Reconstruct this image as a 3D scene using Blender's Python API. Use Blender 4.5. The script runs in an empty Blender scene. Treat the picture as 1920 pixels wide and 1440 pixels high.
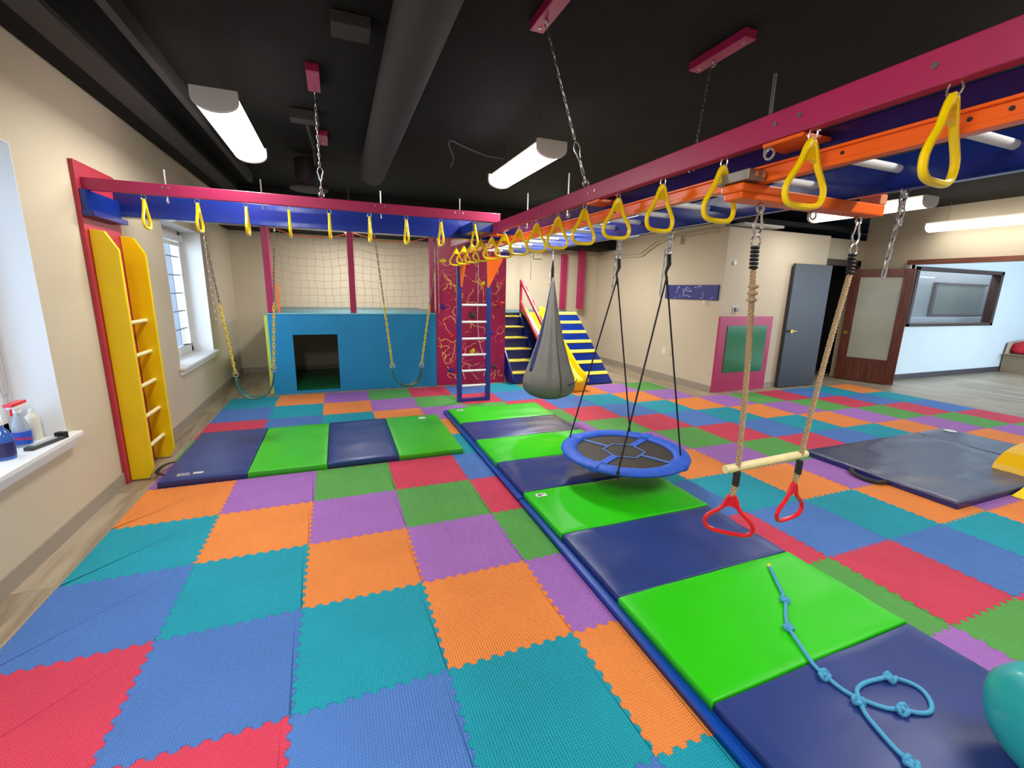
import bpy, math, random
from mathutils import Vector, Matrix, noise
random.seed(7)
sc = bpy.context.scene
COL = sc.collection
PI = math.pi
# ---------------------------------------------------------------- camera
cam_d = bpy.data.cameras.new('camera'); cam = bpy.data.objects.new('camera', cam_d); COL.objects.link(cam)
RR = ((0.93126258, -0.36367436, 0.02215767), (-0.05647926, -0.20417115, -0.97730458), (0.35994457, 0.90887573, -0.21067701))
mw = Matrix.Identity(4)
for i in range(3):
    mw[i][0] = RR[0][i]; mw[i][1] = -RR[1][i]; mw[i][2] = -RR[2][i]
mw[0][3], mw[1][3], mw[2][3] = -0.35666, -2.17446, 1.60551
cam.matrix_world = mw
cam_d.sensor_width = 36; cam_d.lens = 823.05 / 1920 * 36; cam_d.clip_start = 0.03
sc.camera = cam
# ---------------------------------------------------------------- world, exposure
w = bpy.data.worlds.new('world'); sc.world = w; w.use_nodes = True
bg = w.node_tree.nodes['Background']; bg.inputs[0].default_value = (0.44, 0.62, 0.9, 1); bg.inputs[1].default_value = 0.95
sc.view_settings.view_transform = 'Standard'; sc.view_settings.look = 'None'; sc.view_settings.gamma = 1
sc.view_settings.use_curve_mapping = False; sc.view_settings.exposure = 0.17
LAMP = 62.0          # watts of each ceiling fixture
def area(name, loc, rot, sx, sy, power, col):
    l = bpy.data.lights.new(name, 'AREA'); l.shape = 'RECTANGLE'; l.size = sx; l.size_y = sy; l.energy = power; l.color = col
    o = bpy.data.objects.new(name, l); COL.objects.link(o); o.location = loc; o.rotation_euler = rot
    return o
WARM = (1.0, 0.965, 0.91)
# daylight coming in through the windows of the side room (its south window wall is outside the frame)
area('side_room_daylight', (12.0, -1.9, 1.6), (PI / 2 - .38, 0, 0), 4.6, 1.9, 220, (0.72, 0.87, 1.0))
# daylight at the two windows of the left wall
area('window_daylight', (-3.5, 3.3, 1.9), (0, -PI / 2, .35), 2.0, 2.0, 120, (0.62, 0.8, 1.0))
area('window_daylight', (-2.42, 0.75, 1.5), (0, -PI / 2, 0), 1.6, 1.2, 13, (0.5, 0.72, 1.0))

# ---------------------------------------------------------------- materials
def lin(c):
    return tuple(((v / 255) / 12.92 if v / 255 <= 0.04045 else ((v / 255 + 0.055) / 1.055) ** 2.4) for v in c) + (1,)
MATS = {}
def mat(name, rgb, rough=0.5, metal=0.0, var=0.0, vscale=6.0, bump=0.0, bscale=60.0, coat=0.0, emit=None, es=0.0, spec=0.5, rnd=0.0, sub=None):
    if name in MATS: return MATS[name]
    m = bpy.data.materials.new(name); m.use_nodes = True; nt = m.node_tree; N = nt.nodes; L = nt.links
    b = N['Principled BSDF']; c = lin(rgb)
    b.inputs['Base Color'].default_value = c; b.inputs['Roughness'].default_value = rough; b.inputs['Metallic'].default_value = metal
    b.inputs['Specular IOR Level'].default_value = spec
    if coat: b.inputs['Coat Weight'].default_value = coat; b.inputs['Coat Roughness'].default_value = 0.15
    if emit: b.inputs['Emission Color'].default_value = lin(emit); b.inputs['Emission Strength'].default_value = es
    tc = N.new('ShaderNodeTexCoord')
    if var or rnd:
        hsv = N.new('ShaderNodeHueSaturation'); hsv.inputs['Color'].default_value = c
        L.new(hsv.outputs[0], b.inputs['Base Color'])
        nz = N.new('ShaderNodeTexNoise'); nz.inputs['Scale'].default_value = vscale; nz.inputs['Detail'].default_value = 4
        L.new(tc.outputs['Object'], nz.inputs['Vector'])
        mr = N.new('ShaderNodeMapRange'); mr.inputs[3].default_value = 1 - var; mr.inputs[4].default_value = 1 + var
        mr.inputs[1].default_value = 0.3; mr.inputs[2].default_value = 0.7
        L.new(nz.outputs[0], mr.inputs[0])
        if rnd:
            oi = N.new('ShaderNodeObjectInfo'); m2 = N.new('ShaderNodeMapRange'); m2.inputs[3].default_value = 1 - rnd; m2.inputs[4].default_value = 1 + rnd
            L.new(oi.outputs['Random'], m2.inputs[0]); mu = N.new('ShaderNodeMath'); mu.operation = 'MULTIPLY'
            L.new(mr.outputs[0], mu.inputs[0]); L.new(m2.outputs[0], mu.inputs[1]); L.new(mu.outputs[0], hsv.inputs['Value'])
        else: L.new(mr.outputs[0], hsv.inputs['Value'])
    if bump:
        n2 = N.new('ShaderNodeTexNoise'); n2.inputs['Scale'].default_value = bscale; n2.inputs['Detail'].default_value = 3
        L.new(tc.outputs['Object'], n2.inputs['Vector'])
        bp = N.new('ShaderNodeBump'); bp.inputs['Strength'].default_value = bump; bp.inputs['Distance'].default_value = 0.01
        L.new(n2.outputs[0], bp.inputs['Height']); L.new(bp.outputs[0], b.inputs['Normal'])
    MATS[name] = m
    return m
def foam(name, rgb):
    m = mat(name, rgb, 0.62, var=0.05, vscale=3, rnd=0.05, spec=0.35); nt = m.node_tree; N = nt.nodes; L = nt.links
    tc = N.new('ShaderNodeTexCoord'); sp = N.new('ShaderNodeSeparateXYZ'); L.new(tc.outputs['Object'], sp.inputs[0])
    def sn(o, p):
        a = N.new('ShaderNodeMath'); a.operation = 'MULTIPLY'; a.inputs[1].default_value = 2 * PI / p; L.new(o, a.inputs[0])
        s = N.new('ShaderNodeMath'); s.operation = 'SINE'; L.new(a.outputs[0], s.inputs[0]); return s.outputs[0]
    mu = N.new('ShaderNodeMath'); mu.operation = 'MULTIPLY'; ad = N.new('ShaderNodeMath'); L.new(sp.outputs[0], ad.inputs[0]); L.new(sp.outputs[1], ad.inputs[1])
    sb = N.new('ShaderNodeMath'); sb.operation = 'SUBTRACT'; L.new(sp.outputs[0], sb.inputs[0]); L.new(sp.outputs[1], sb.inputs[1])
    L.new(sn(ad.outputs[0], 0.0235), mu.inputs[0]); L.new(sn(sb.outputs[0], 0.0235), mu.inputs[1])
    bp = N.new('ShaderNodeBump'); bp.inputs['Strength'].default_value = 0.9; bp.inputs['Distance'].default_value = 0.004
    L.new(mu.outputs[0], bp.inputs['Height']); L.new(bp.outputs[0], N['Principled BSDF'].inputs['Normal'])
    return m
def wood(name, a, b, rough=0.35, sx=1.2, sy=14, rnd=0.12, ax=1):
    m = mat(name, a, rough, rnd=max(rnd, .001)); nt = m.node_tree; N = nt.nodes; L = nt.links
    tc = N.new('ShaderNodeTexCoord'); mp = N.new('ShaderNodeMapping'); L.new(tc.outputs['Object'], mp.inputs[0])
    sc3 = [sy, sy, sy]; sc3[ax] = sx; mp.inputs['Scale'].default_value = sc3
    oi = N.new('ShaderNodeObjectInfo'); cb = N.new('ShaderNodeCombineXYZ'); mm = N.new('ShaderNodeMath'); mm.operation = 'MULTIPLY'; mm.inputs[1].default_value = 40
    L.new(oi.outputs['Random'], mm.inputs[0]); L.new(mm.outputs[0], cb.inputs[2]); L.new(cb.outputs[0], mp.inputs['Location'])
    nz = N.new('ShaderNodeTexNoise'); nz.inputs['Scale'].default_value = 1.0; nz.inputs['Detail'].default_value = 6; nz.inputs['Distortion'].default_value = 0.6
    L.new(mp.outputs[0], nz.inputs['Vector']); cr = N.new('ShaderNodeValToRGB')
    cr.color_ramp.elements[0].color = lin(b); cr.color_ramp.elements[0].position = 0.35; cr.color_ramp.elements[1].color = lin(a); cr.color_ramp.elements[1].position = 0.62
    L.new(nz.outputs[0], cr.inputs[0])
    h = [n for n in N if n.type == 'HUE_SAT'][0]; L.new(cr.outputs[0], h.inputs['Color'])
    return m
wall_m = mat('wall_paint', (203, 190, 166), 0.75, var=0.02, vscale=1.5, bump=0.05, bscale=180)
wall_c = mat('cool_wall_paint', (214, 226, 234), 0.75, var=0.02, vscale=1.5)
white_m = mat('white_paint', (236, 236, 234), 0.45)
black_m = mat('black_ceiling_paint', (24, 23, 21), 0.85, var=0.25, vscale=2.0, bump=0.3, bscale=30, spec=0.25)
duct_m = mat('dark_duct_paint', (62, 60, 58), 0.7, var=0.08, vscale=3, bump=0.1, bscale=80, spec=0.3)
mag_m = mat('magenta_paint', (166, 34, 84), 0.38, var=0.06, vscale=5, bump=0.04, bscale=40)
magw_m = mat('magenta_wall_board_paint', (170, 24, 78), 0.33, var=0.08, vscale=3, bump=0.05, bscale=20)
rose_m = mat('rose_red_paint', (178, 44, 66), 0.42, var=0.06, vscale=5, bump=0.05, bscale=40)
blue_m = mat('blue_gloss_paint', (18, 44, 126), 0.2, var=0.06, vscale=4, bump=0.05, bscale=25)
navyp_m = mat('navy_paint', (40, 48, 128), 0.35, var=0.05, vscale=5)
cyan_m = mat('cyan_paint', (22, 140, 194), 0.4, var=0.05, vscale=2.5, bump=0.03, bscale=30)
yel_m = mat('yellow_paint', (240, 208, 0), 0.35, var=0.04, vscale=5, bump=0.05, bscale=30)
yelp_m = mat('yellow_plastic', (255, 222, 0), 0.3, coat=0.3)
paley_m = mat('pale_yellow_tread', (250, 232, 96), 0.45, var=0.05, vscale=9)
org_m = mat('orange_paint', (236, 100, 14), 0.32, var=0.05, vscale=4, bump=0.04, bscale=30)
redp_m = mat('red_plastic', (232, 22, 36), 0.28, coat=0.3)
steel_m = mat('zinc_steel', (200, 202, 204), 0.28, metal=1.0)
grey_steel = mat('grey_steel_plate', (150, 146, 138), 0.4, metal=0.8)
brass_m = mat('polished_brass', (226, 186, 92), 0.22, metal=1.0)
alu_m = mat('white_rung', (232, 232, 236), 0.35)
pine_m = mat('pale_pine', (236, 222, 168), 0.45, var=0.06, vscale=20)
navyv = mat('navy_vinyl', (42, 60, 124), 0.32, var=0.05, vscale=5, bump=0.12, bscale=9, spec=0.45)
sheenv = mat('navy_vinyl_sheen', (70, 76, 106), 0.24, var=0.05, vscale=5, bump=0.2, bscale=7, spec=0.6)  # greyed navy; the vinyl's reflected light is put into the colour
greenv = mat('lime_green_vinyl', (40, 196, 4), 0.36, var=0.03, vscale=4, bump=0.12, bscale=9, spec=0.4)
greenv2 = mat('grass_green_vinyl', (62, 188, 36), 0.38, var=0.04, vscale=4, bump=0.25, bscale=8, spec=0.4)
royalv = mat('royal_blue_vinyl', (8, 70, 168), 0.3, bump=0.1, bscale=8)
gfab = mat('grey_fabric', (108, 107, 104), 0.85, var=0.05, vscale=30, bump=0.15, bscale=240)
bfab = mat('blue_fabric', (28, 84, 196), 0.6, var=0.08, vscale=18, bump=0.2, bscale=30)
bfab2 = mat('dark_blue_fabric', (30, 40, 92), 0.7, bump=0.1, bscale=60)
web_m = mat('slate_blue_webbing', (70, 104, 170), 0.7)
mesh_m = mat('black_mesh_fabric', (44, 38, 30), 0.6, var=0.4, vscale=26, bump=0.3, bscale=120)
blk_m = mat('black_cord', (14, 14, 18), 0.6)
rope_m = mat('tan_twisted_rope', (178, 152, 118), 0.75, var=0.1, vscale=60)
cordb = mat('light_blue_cord', (74, 160, 206), 0.6, bump=0.25, bscale=300)
dgreen = mat('dark_green_rubber', (30, 82, 68), 0.45)
black_door = mat('charcoal_door_paint', (52, 56, 68), 0.42, var=0.05, vscale=2)
jamb_m = mat('dark_brown_trim', (58, 36, 32), 0.45, var=0.1, vscale=8)
doorw = wood('red_brown_door_wood', (112, 52, 30), (80, 34, 22), 0.35, 2.0, 26, 0.0, 2)
trimw = wood('brown_header_wood', (128, 76, 56), (98, 56, 42), 0.4, 2.0, 26, 0.0, 1)
plank_w = wood('warm_vinyl_plank', (172, 158, 136), (140, 124, 102), 0.4)
base_m = mat('taupe_baseboard', (158, 148, 134), 0.5)
based_m = mat('dark_baseboard', (72, 66, 76), 0.5)
glass_g = mat('green_acrylic', (0, 112, 62), 0.16, coat=0.15)
grey_m = mat('dark_grey_void', (110, 116, 120), 0.6)
void_m = mat('dark_room_shade', (24, 20, 20), 0.8)  # near-black stands in for the darkness of the unlit store room
card_m = mat('cardboard', (150, 132, 108), 0.8, var=0.06, vscale=8)
cardl_m = mat('cardboard_inside', (188, 170, 146), 0.8)
redf_m = mat('red_cloth', (206, 34, 54), 0.7, var=0.15, vscale=14)
teal_v = mat('teal_vinyl', (44, 170, 176), 0.3, var=0.04, vscale=4, bump=0.1, bscale=6, coat=0.2)
net_m = mat('peach_net_string', (206, 150, 122), 0.7)
neto_m = mat('orange_net_rope', (244, 120, 50), 0.6)
pcol = mat('peach_paint_splatter', (250, 172, 96), 0.4)
pcol2 = mat('yellow_paint_splatter', (240, 200, 60), 0.4)
pcol3 = mat('pink_paint_splatter', (222, 80, 110), 0.4)
greenf = mat('green_floor_pad', (20, 120, 70), 0.4)
lampm = mat('lit_diffuser', (255, 255, 255), 0.5, emit=(255, 250, 238), es=6.0)
capm = mat('white_lamp_end_cap', (214, 210, 202), 0.45)
glass_m = bpy.data.materials.new('window_glass'); glass_m.use_nodes = True
_N = glass_m.node_tree.nodes; _L = glass_m.node_tree.links
_t = _N.new('ShaderNodeBsdfTransparent'); _g = _N.new('ShaderNodeBsdfGlossy'); _g.inputs['Roughness'].default_value = 0.03; _x = _N.new('ShaderNodeMixShader'); _f = _N.new('ShaderNodeFresnel')
_x.inputs[0].default_value = 0.07; _L.new(_t.outputs[0], _x.inputs[1]); _L.new(_g.outputs[0], _x.inputs[2]); _L.new(_x.outputs[0], _N['Material Output'].inputs[0])
frost = mat('frosted_door_glass', (176, 178, 158), 0.25, var=0.12, vscale=1.6, coat=0.4)
clearp = mat('clear_plastic', (206, 216, 224), 0.15); clearp.node_tree.nodes['Principled BSDF'].inputs['Transmission Weight'].default_value = 0.55
clearb = mat('blue_cleaner_liquid', (60, 110, 200), 0.15); clearb.node_tree.nodes['Principled BSDF'].inputs['Transmission Weight'].default_value = 0.3

# ---------------------------------------------------------------- mesh helpers
ORG = {}
class MB:
    def __init__(s): s.v = []; s.f = []
    def add(s, vs, fs):
        k = len(s.v); s.v += [tuple(v) for v in vs]; s.f += [tuple(i + k for i in f) for f in fs]; return s
    def box(s, x0, x1, y0, y1, z0, z1):
        return s.add([(x, y, z) for x in (x0, x1) for y in (y0, y1) for z in (z0, z1)],
                     [(0, 1, 3, 2), (4, 6, 7, 5), (0, 4, 5, 1), (2, 3, 7, 6), (0, 2, 6, 4), (1, 5, 7, 3)])
    def obox(s, c, sz, M):
        c = Vector(c); vs = [c + M @ Vector((x * sz[0] / 2, y * sz[1] / 2, z * sz[2] / 2)) for x in (-1, 1) for y in (-1, 1) for z in (-1, 1)]
        return s.add(vs, [(0, 1, 3, 2), (4, 6, 7, 5), (0, 4, 5, 1), (2, 3, 7, 6), (0, 2, 6, 4), (1, 5, 7, 3)])
    def prism(s, pts, axis, a, b):
        n = len(pts)
        def P(p, t):
            return {'x': (t, p[0], p[1]), 'y': (p[0], t, p[1]), 'z': (p[0], p[1], t)}[axis]
        fs = [tuple(range(n))[::-1], tuple(range(n, 2 * n))] + [(i, (i + 1) % n, n + (i + 1) % n, n + i) for i in range(n)]
        return s.add([P(p, a) for p in pts] + [P(p, b) for p in pts], fs)
    def tube(s, pts, r, n=8, closed=False, flat=1.0, up=None):
        pts = [Vector(p) for p in pts]; m = len(pts); rs = r if isinstance(r, (list, tuple)) else [r] * m
        vs = []; prev = None
        for i, p in enumerate(pts):
            a = pts[(i - 1) % m] if (closed or i > 0) else p; b = pts[(i + 1) % m] if (closed or i < m - 1) else p
            t = (b - a)
            t = t.normalized() if t.length > 1e-9 else Vector((0, 0, 1))
            if prev is None:
                u = Vector(up) if up else (Vector((0, 0, 1)) if abs(t.z) < .9 else Vector((1, 0, 0)))
            else: u = prev
            u = u - t * u.dot(t)
            if u.length < 1e-6: u = Vector((1, 0, 0)) - t * t.x
            u.normalize(); prev = u; q = t.cross(u)
            for k in range(n):
                an = 2 * PI * (k + .5) / n; vs.append(p + u * (rs[i] * math.cos(an) * flat) + q * (rs[i] * math.sin(an)))
        fs = []
        for i in range(m if closed else m - 1):
            j = (i + 1) % m
            fs += [(i * n + k, i * n + (k + 1) % n, j * n + (k + 1) % n, j * n + k) for k in range(n)]
        if not closed: fs += [tuple(range(n))[::-1], tuple((m - 1) * n + k for k in range(n))]
        return s.add(vs, fs)
    def lathe(s, prof, c=(0, 0, 0), n=20, fn=None, axis='z'):
        vs = []
        for r, z in prof:
            for k in range(n):
                a = 2 * PI * k / n; rr = r * (fn(a, z) if fn else 1)
                p = (rr * math.cos(a), rr * math.sin(a), z)
                if axis == 'y': p = (p[0], p[2], p[1])
                if axis == 'x': p = (p[2], p[0], p[1])
                vs.append((c[0] + p[0], c[1] + p[1], c[2] + p[2]))
        m = len(prof); fs = [(i * n + k, i * n + (k + 1) % n, (i + 1) * n + (k + 1) % n, (i + 1) * n + k) for i in range(m - 1) for k in range(n)]
        fs += [tuple(range(n))[::-1], tuple((m - 1) * n + k for k in range(n))]
        return s.add(vs, fs)
    def build(s, name, m, parent=None, smooth=False, bevel=0, solid=0):
        me = bpy.data.meshes.new(name)
        if parent is not None: org = ORG[parent.name]
        else:
            xs = [v[0] for v in s.v]; ys = [v[1] for v in s.v]; zs = [v[2] for v in s.v]
            org = ((min(xs) + max(xs)) / 2, (min(ys) + max(ys)) / 2, min(zs))
        me.from_pydata([(v[0] - org[0], v[1] - org[1], v[2] - org[2]) for v in s.v], [], s.f)
        import bmesh
        b = bmesh.new(); b.from_mesh(me); bmesh.ops.recalc_face_normals(b, faces=b.faces); b.to_mesh(me); b.free()
        me.materials.append(m)
        if smooth:
            me.polygons.foreach_set('use_smooth', [True] * len(me.polygons))
            if smooth != 'all': me.set_sharp_from_angle(angle=math.radians(40))
        o = bpy.data.objects.new(name, me); COL.objects.link(o)
        if parent is not None: o.parent = parent
        else: o.location = org
        ORG[o.name] = org
        if bevel:
            md = o.modifiers.new('bevel', 'BEVEL'); md.width = bevel; md.segments = 2; md.limit_method = 'ANGLE'
        if solid:
            md = o.modifiers.new('solid', 'SOLIDIFY'); md.thickness = solid; md.offset = 0
        return o
def tag(o, label=None, cat=None, group=None, kind=None):
    if label: o['label'] = label
    if cat: o['category'] = cat
    if group: o['group'] = group
    if kind: o['kind'] = kind
    return o
def thing(name, loc, label, cat, group=None):
    o = bpy.data.objects.new(name, None); COL.objects.link(o); o.location = loc; o.empty_display_size = .1
    ORG[o.name] = tuple(loc); return tag(o, label, cat, group)
def copy_tree(src, loc, label, rotz=0.0):
    r = src.copy(); COL.objects.link(r); r.location = loc; r.rotation_euler = (0, 0, rotz); r['label'] = label
    for ch in src.children:
        c = ch.copy(); COL.objects.link(c); c.parent = r; ORG[c.name] = ORG[ch.name]
        for g in ch.children:
            d = g.copy(); COL.objects.link(d); d.parent = c
    return r
def struct(name, mb, m, parent=None, **k):
    o = mb.build(name, m, parent, **k)
    if parent is None: o['kind'] = 'structure'
    return o
def B(*a): return MB().box(*a)
def lerp(a, b, t): return tuple(a[i] + (b[i] - a[i]) * t for i in range(len(a)))
def smoothpts(pts, n=6, closed=False):
    P = [Vector(p) for p in pts]; out = []; m = len(P)
    rng = range(m if closed else m - 1)
    for i in rng:
        p1, p2 = P[i], P[(i + 1) % m]
        p0 = P[i - 1] if (closed or i > 0) else p1; p3 = P[(i + 2) % m] if (closed or i < m - 2) else p2
        for k in range(n):
            t = k / n
            out.append(.5 * ((2 * p1) + (p2 - p0) * t + (2 * p0 - 5 * p1 + 4 * p2 - p3) * t * t + (3 * p1 - p0 - 3 * p2 + p3) * t ** 3))
    if not closed: out.append(P[-1])
    return out
def chain_mb(path, pitch=.034, wire=.0035, wid=.019, mb=None, tw=0.0):
    mb = mb or MB(); P = [Vector(p) for p in path]
    segs = [(P[i + 1] - P[i]).length for i in range(len(P) - 1)]; tot = sum(segs); n = max(1, round(tot / pitch)); pit = tot / n
    def at(d):
        for i, L in enumerate(segs):
            if d <= L or i == len(segs) - 1: return P[i] + (P[i + 1] - P[i]) * (d / L), (P[i + 1] - P[i]).normalized()
            d -= L
    for i in range(n):
        c, t = at((i + .5) * pit); u = Vector((0, 1, 0)) if abs(t.y) < .8 else Vector((1, 0, 0)); u = (u - t * u.dot(t)).normalized(); q = t.cross(u)
        a = tw + (PI / 2 if i % 2 else 0); d = u * math.cos(a) + q * math.sin(a)
        hl = pit / 2 + wire * 1.2; hw = wid / 2 - wire
        lp = []
        for k in range(10):
            an = 2 * PI * k / 10; cx, sx = math.cos(an), math.sin(an)
            lp.append(c + t * (hl * (abs(cx) ** .7) * (1 if cx > 0 else -1)) + d * (hw * (abs(sx) ** .7) * (1 if sx > 0 else -1)))
        mb.tube(lp, wire, 5, closed=True)
    return mb
def torus_mb(c, R, r, normal='y', n=18, m=6, mb=None, sq=1.0):
    mb = mb or MB(); pts = []
    for k in range(n):
        a = 2 * PI * k / n; u, v = R * math.cos(a), R * sq * math.sin(a)
        pts.append({'x': (c[0], c[1] + u, c[2] + v), 'y': (c[0] + u, c[1], c[2] + v), 'z': (c[0] + u, c[1] + v, c[2])}[normal])
    return mb.tube(pts, r, m, closed=True)

# ---------------------------------------------------------------- room shell
FZ = -0.012      # level of the bare floor; the foam mat tops are at z = 0
CZ = 3.15
fl = struct('floor', B(-2.4, 15.2, -4.2, 7.2, -.2, FZ - .002), plank_w)
# vinyl planks, one object each, where the floor is not under the mats
pw, pl = .19, 1.22; pm = B(0, pw - .0015, 0, pl - .0015, FZ - .002, FZ).build('plank_proto', plank_w); pme = pm.data; bpy.data.objects.remove(pm)
nplank = 0
cells = []
for i in range(0, 91):
    x = -2.05 + i * pw; off = (i * .47) % 1 * pl
    for j in range(-5, 9):
        y = -2.4 + j * pl - off + .6
        cx, cy = x + pw / 2, y + pl / 2
        if cy > 6.9 or cy < -3: continue
        vis = (x < -1.8) or (2.3 < cx < 5.5 and cy > 3.9 and cy < 6.6) or (5.0 < cx < 9.3 and 2.5 < cy < 3.7) or (8.3 < cx < 14.6 and .3 < cy < 3.1) or (8.3 < cx < 10.5 and -.8 < cy < .4)
        if vis: cells.append((x, y))
cells.sort(key=lambda c: (c[0] + .36) ** 2 + (c[1] + 2.2) ** 2)
for (x, y) in cells[:300]:
    o = bpy.data.objects.new('floor_plank', pme); COL.objects.link(o); o.parent = fl
    o.location = (x - ORG['floor'][0] + pw / 2, y - ORG['floor'][1] + pl / 2, 0 - ORG['floor'][2] + FZ - .002)
struct('ceiling', B(-2.4, 15.2, -4.2, 7.2, CZ, CZ + .15), black_m)
def wall_x(name, x0, x1, ya, yb, z0, z1, holes, m):
    mb = MB(); ys = sorted({ya, yb} | {h[0] for h in holes} | {h[1] for h in holes})
    for a, b in zip(ys[:-1], ys[1:]):
        hs = [h for h in holes if h[0] <= a + 1e-6 and h[1] >= b - 1e-6]
        if hs:
            h = hs[0]
            if h[2] > z0: mb.box(x0, x1, a, b, z0, h[2])
            if h[3] < z1: mb.box(x0, x1, a, b, h[3], z1)
        else: mb.box(x0, x1, a, b, z0, z1)
    return struct(name, mb, m)
def wall_y(name, y0, y1, xa, xb, z0, z1, holes, m):
    mb = MB(); xs = sorted({xa, xb} | {h[0] for h in holes} | {h[1] for h in holes})
    for a, b in zip(xs[:-1], xs[1:]):
        hs = [h for h in holes if h[0] <= a + 1e-6 and h[1] >= b - 1e-6]
        if hs:
            h = hs[0]
            if h[2] > z0: mb.box(a, b, y0, y1, z0, h[2])
            if h[3] < z1: mb.box(a, b, y0, y1, h[3], z1)
        else: mb.box(a, b, y0, y1, z0, z1)
    return struct(name, mb, m)
XL = -2.05
W1 = (.15, 1.42, .62, 2.36); W2 = (3.74, 5.22, .66, 2.26)
wall_x('wall_left', XL - .36, XL, -4.2, 7.2, FZ, CZ, [W1, W2], wall_m)
wall_y('wall_back', 7.0, 7.2, XL, 5.6, FZ, CZ, [], wall_m)
wall_x('wall_right', 5.4, 5.5, 3.4, 7.0, FZ, 2.72, [], wall_m)
wall_y('wall_north', 3.3, 3.4, 5.4, 7.75, FZ, 2.64, [], wall_m)
wall_x('wall_north_return', 7.65, 7.75, 3.4, 3.68, FZ, 2.64, [], wall_m)
wall_y('wall_alcove', 3.68, 3.78, 7.65, 9.45, FZ, 2.68, [(8.0, 9.12, FZ, 2.2)], wall_m)
wall_x('wall_east', 9.35, 9.45, -4.2, 3.68, FZ, CZ, [(-1.2, 2.84, FZ, 2.2)], wall_m)
wall_y('wall_south', -4.2, -4.1, XL, 15.2, FZ, CZ, [], wall_m)
wall_y('wall_side_room_north', 3.1, 3.2, 9.45, 15.0, FZ, 2.9, [(10.04, 13.08, 1.1, 2.17)], wall_c)
wall_x('wall_side_room_east', 15.0, 15.1, -2.2, 3.2, FZ, CZ, [], wall_c)
wall_y('wall_side_room_south', -2.2, -2.1, 9.45, 15.0, FZ, CZ, [(9.9, 14.5, .6, 2.5)], wall_c)
struct('ceiling_side_room', B(9.45, 15.0, -2.1, 3.1, 2.9, 2.95), wall_c)
# dark store room seen through the doorway, dark upper space over the partition walls
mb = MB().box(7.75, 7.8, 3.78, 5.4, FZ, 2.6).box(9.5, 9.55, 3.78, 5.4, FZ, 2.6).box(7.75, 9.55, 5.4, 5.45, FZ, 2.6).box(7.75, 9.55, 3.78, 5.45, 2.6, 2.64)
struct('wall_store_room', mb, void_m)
struct('wall_upper_back', B(5.5, 15.2, 5.6, 5.7, 2.0, CZ), black_m)
# store behind the interior window
mb = MB().box(9.9, 15.6, 3.8, 3.85, .9, 2.6).box(9.9, 9.95, 3.2, 3.8, .9, 2.6).box(15.55, 15.6, 3.2, 3.8, .9, 2.6).box(9.9, 15.6, 3.2, 3.8, .85, .9).box(9.9, 15.6, 3.2, 3.8, 2.6, 2.65)
struct('wall_office', mb, grey_m)
area('office_fill', (12.6, 3.5, 2.55), (0, 0, 0), 4.4, .3, 60, (.9, .95, 1.0))  # fill light added to lift the grey room behind the glass
# soffit at the far wall, left soffit and beams
struct('trim_1', MB().prism([(5.4, 2.5), (5.4, 3.14), (-2.04, 3.14), (-2.04, 2.5)], 'y', 6.35, 6.99), black_m)
struct('trim_2', B(-2.04, -1.86, -4, 6.3, 3.0, 3.14), black_m)
struct('trim_3', B(-1.83, -1.66, -4, 6.3, 2.955, 2.99), duct_m)  # lighter grey puts the light on the black beam's underside into the colour
struct('trim_4', B(-1.78, -1.71, -4, 6.3, 2.99, 3.14), black_m)
struct('trim_5', B(-1.44, -1.385, -4, 5.5, 3.02, 3.14), duct_m)  # grey edge: lamplight on a black beam, painted in
struct('trim_6', MB().box(5.5, 15, 3.9, 4.0, 2.86, 2.94).box(5.5, 15, 4.6, 4.75, 2.8, 2.9), duct_m)
# baseboards
struct('baseboard_left', B(XL, XL + .012, -4.1, 7, FZ, .09), base_m)
struct('baseboard_back', B(XL, 5.4, 6.985, 7.0, FZ, .09), base_m)
struct('baseboard_right', B(5.388, 5.4, 3.3, 7, FZ, .09), base_m)
struct('baseboard_north', B(5.4, 7.75, 3.288, 3.3, FZ, .09), base_m)
struct('baseboard_side_room', B(9.45, 15, 3.085, 3.1, FZ, .1), based_m)
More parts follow.
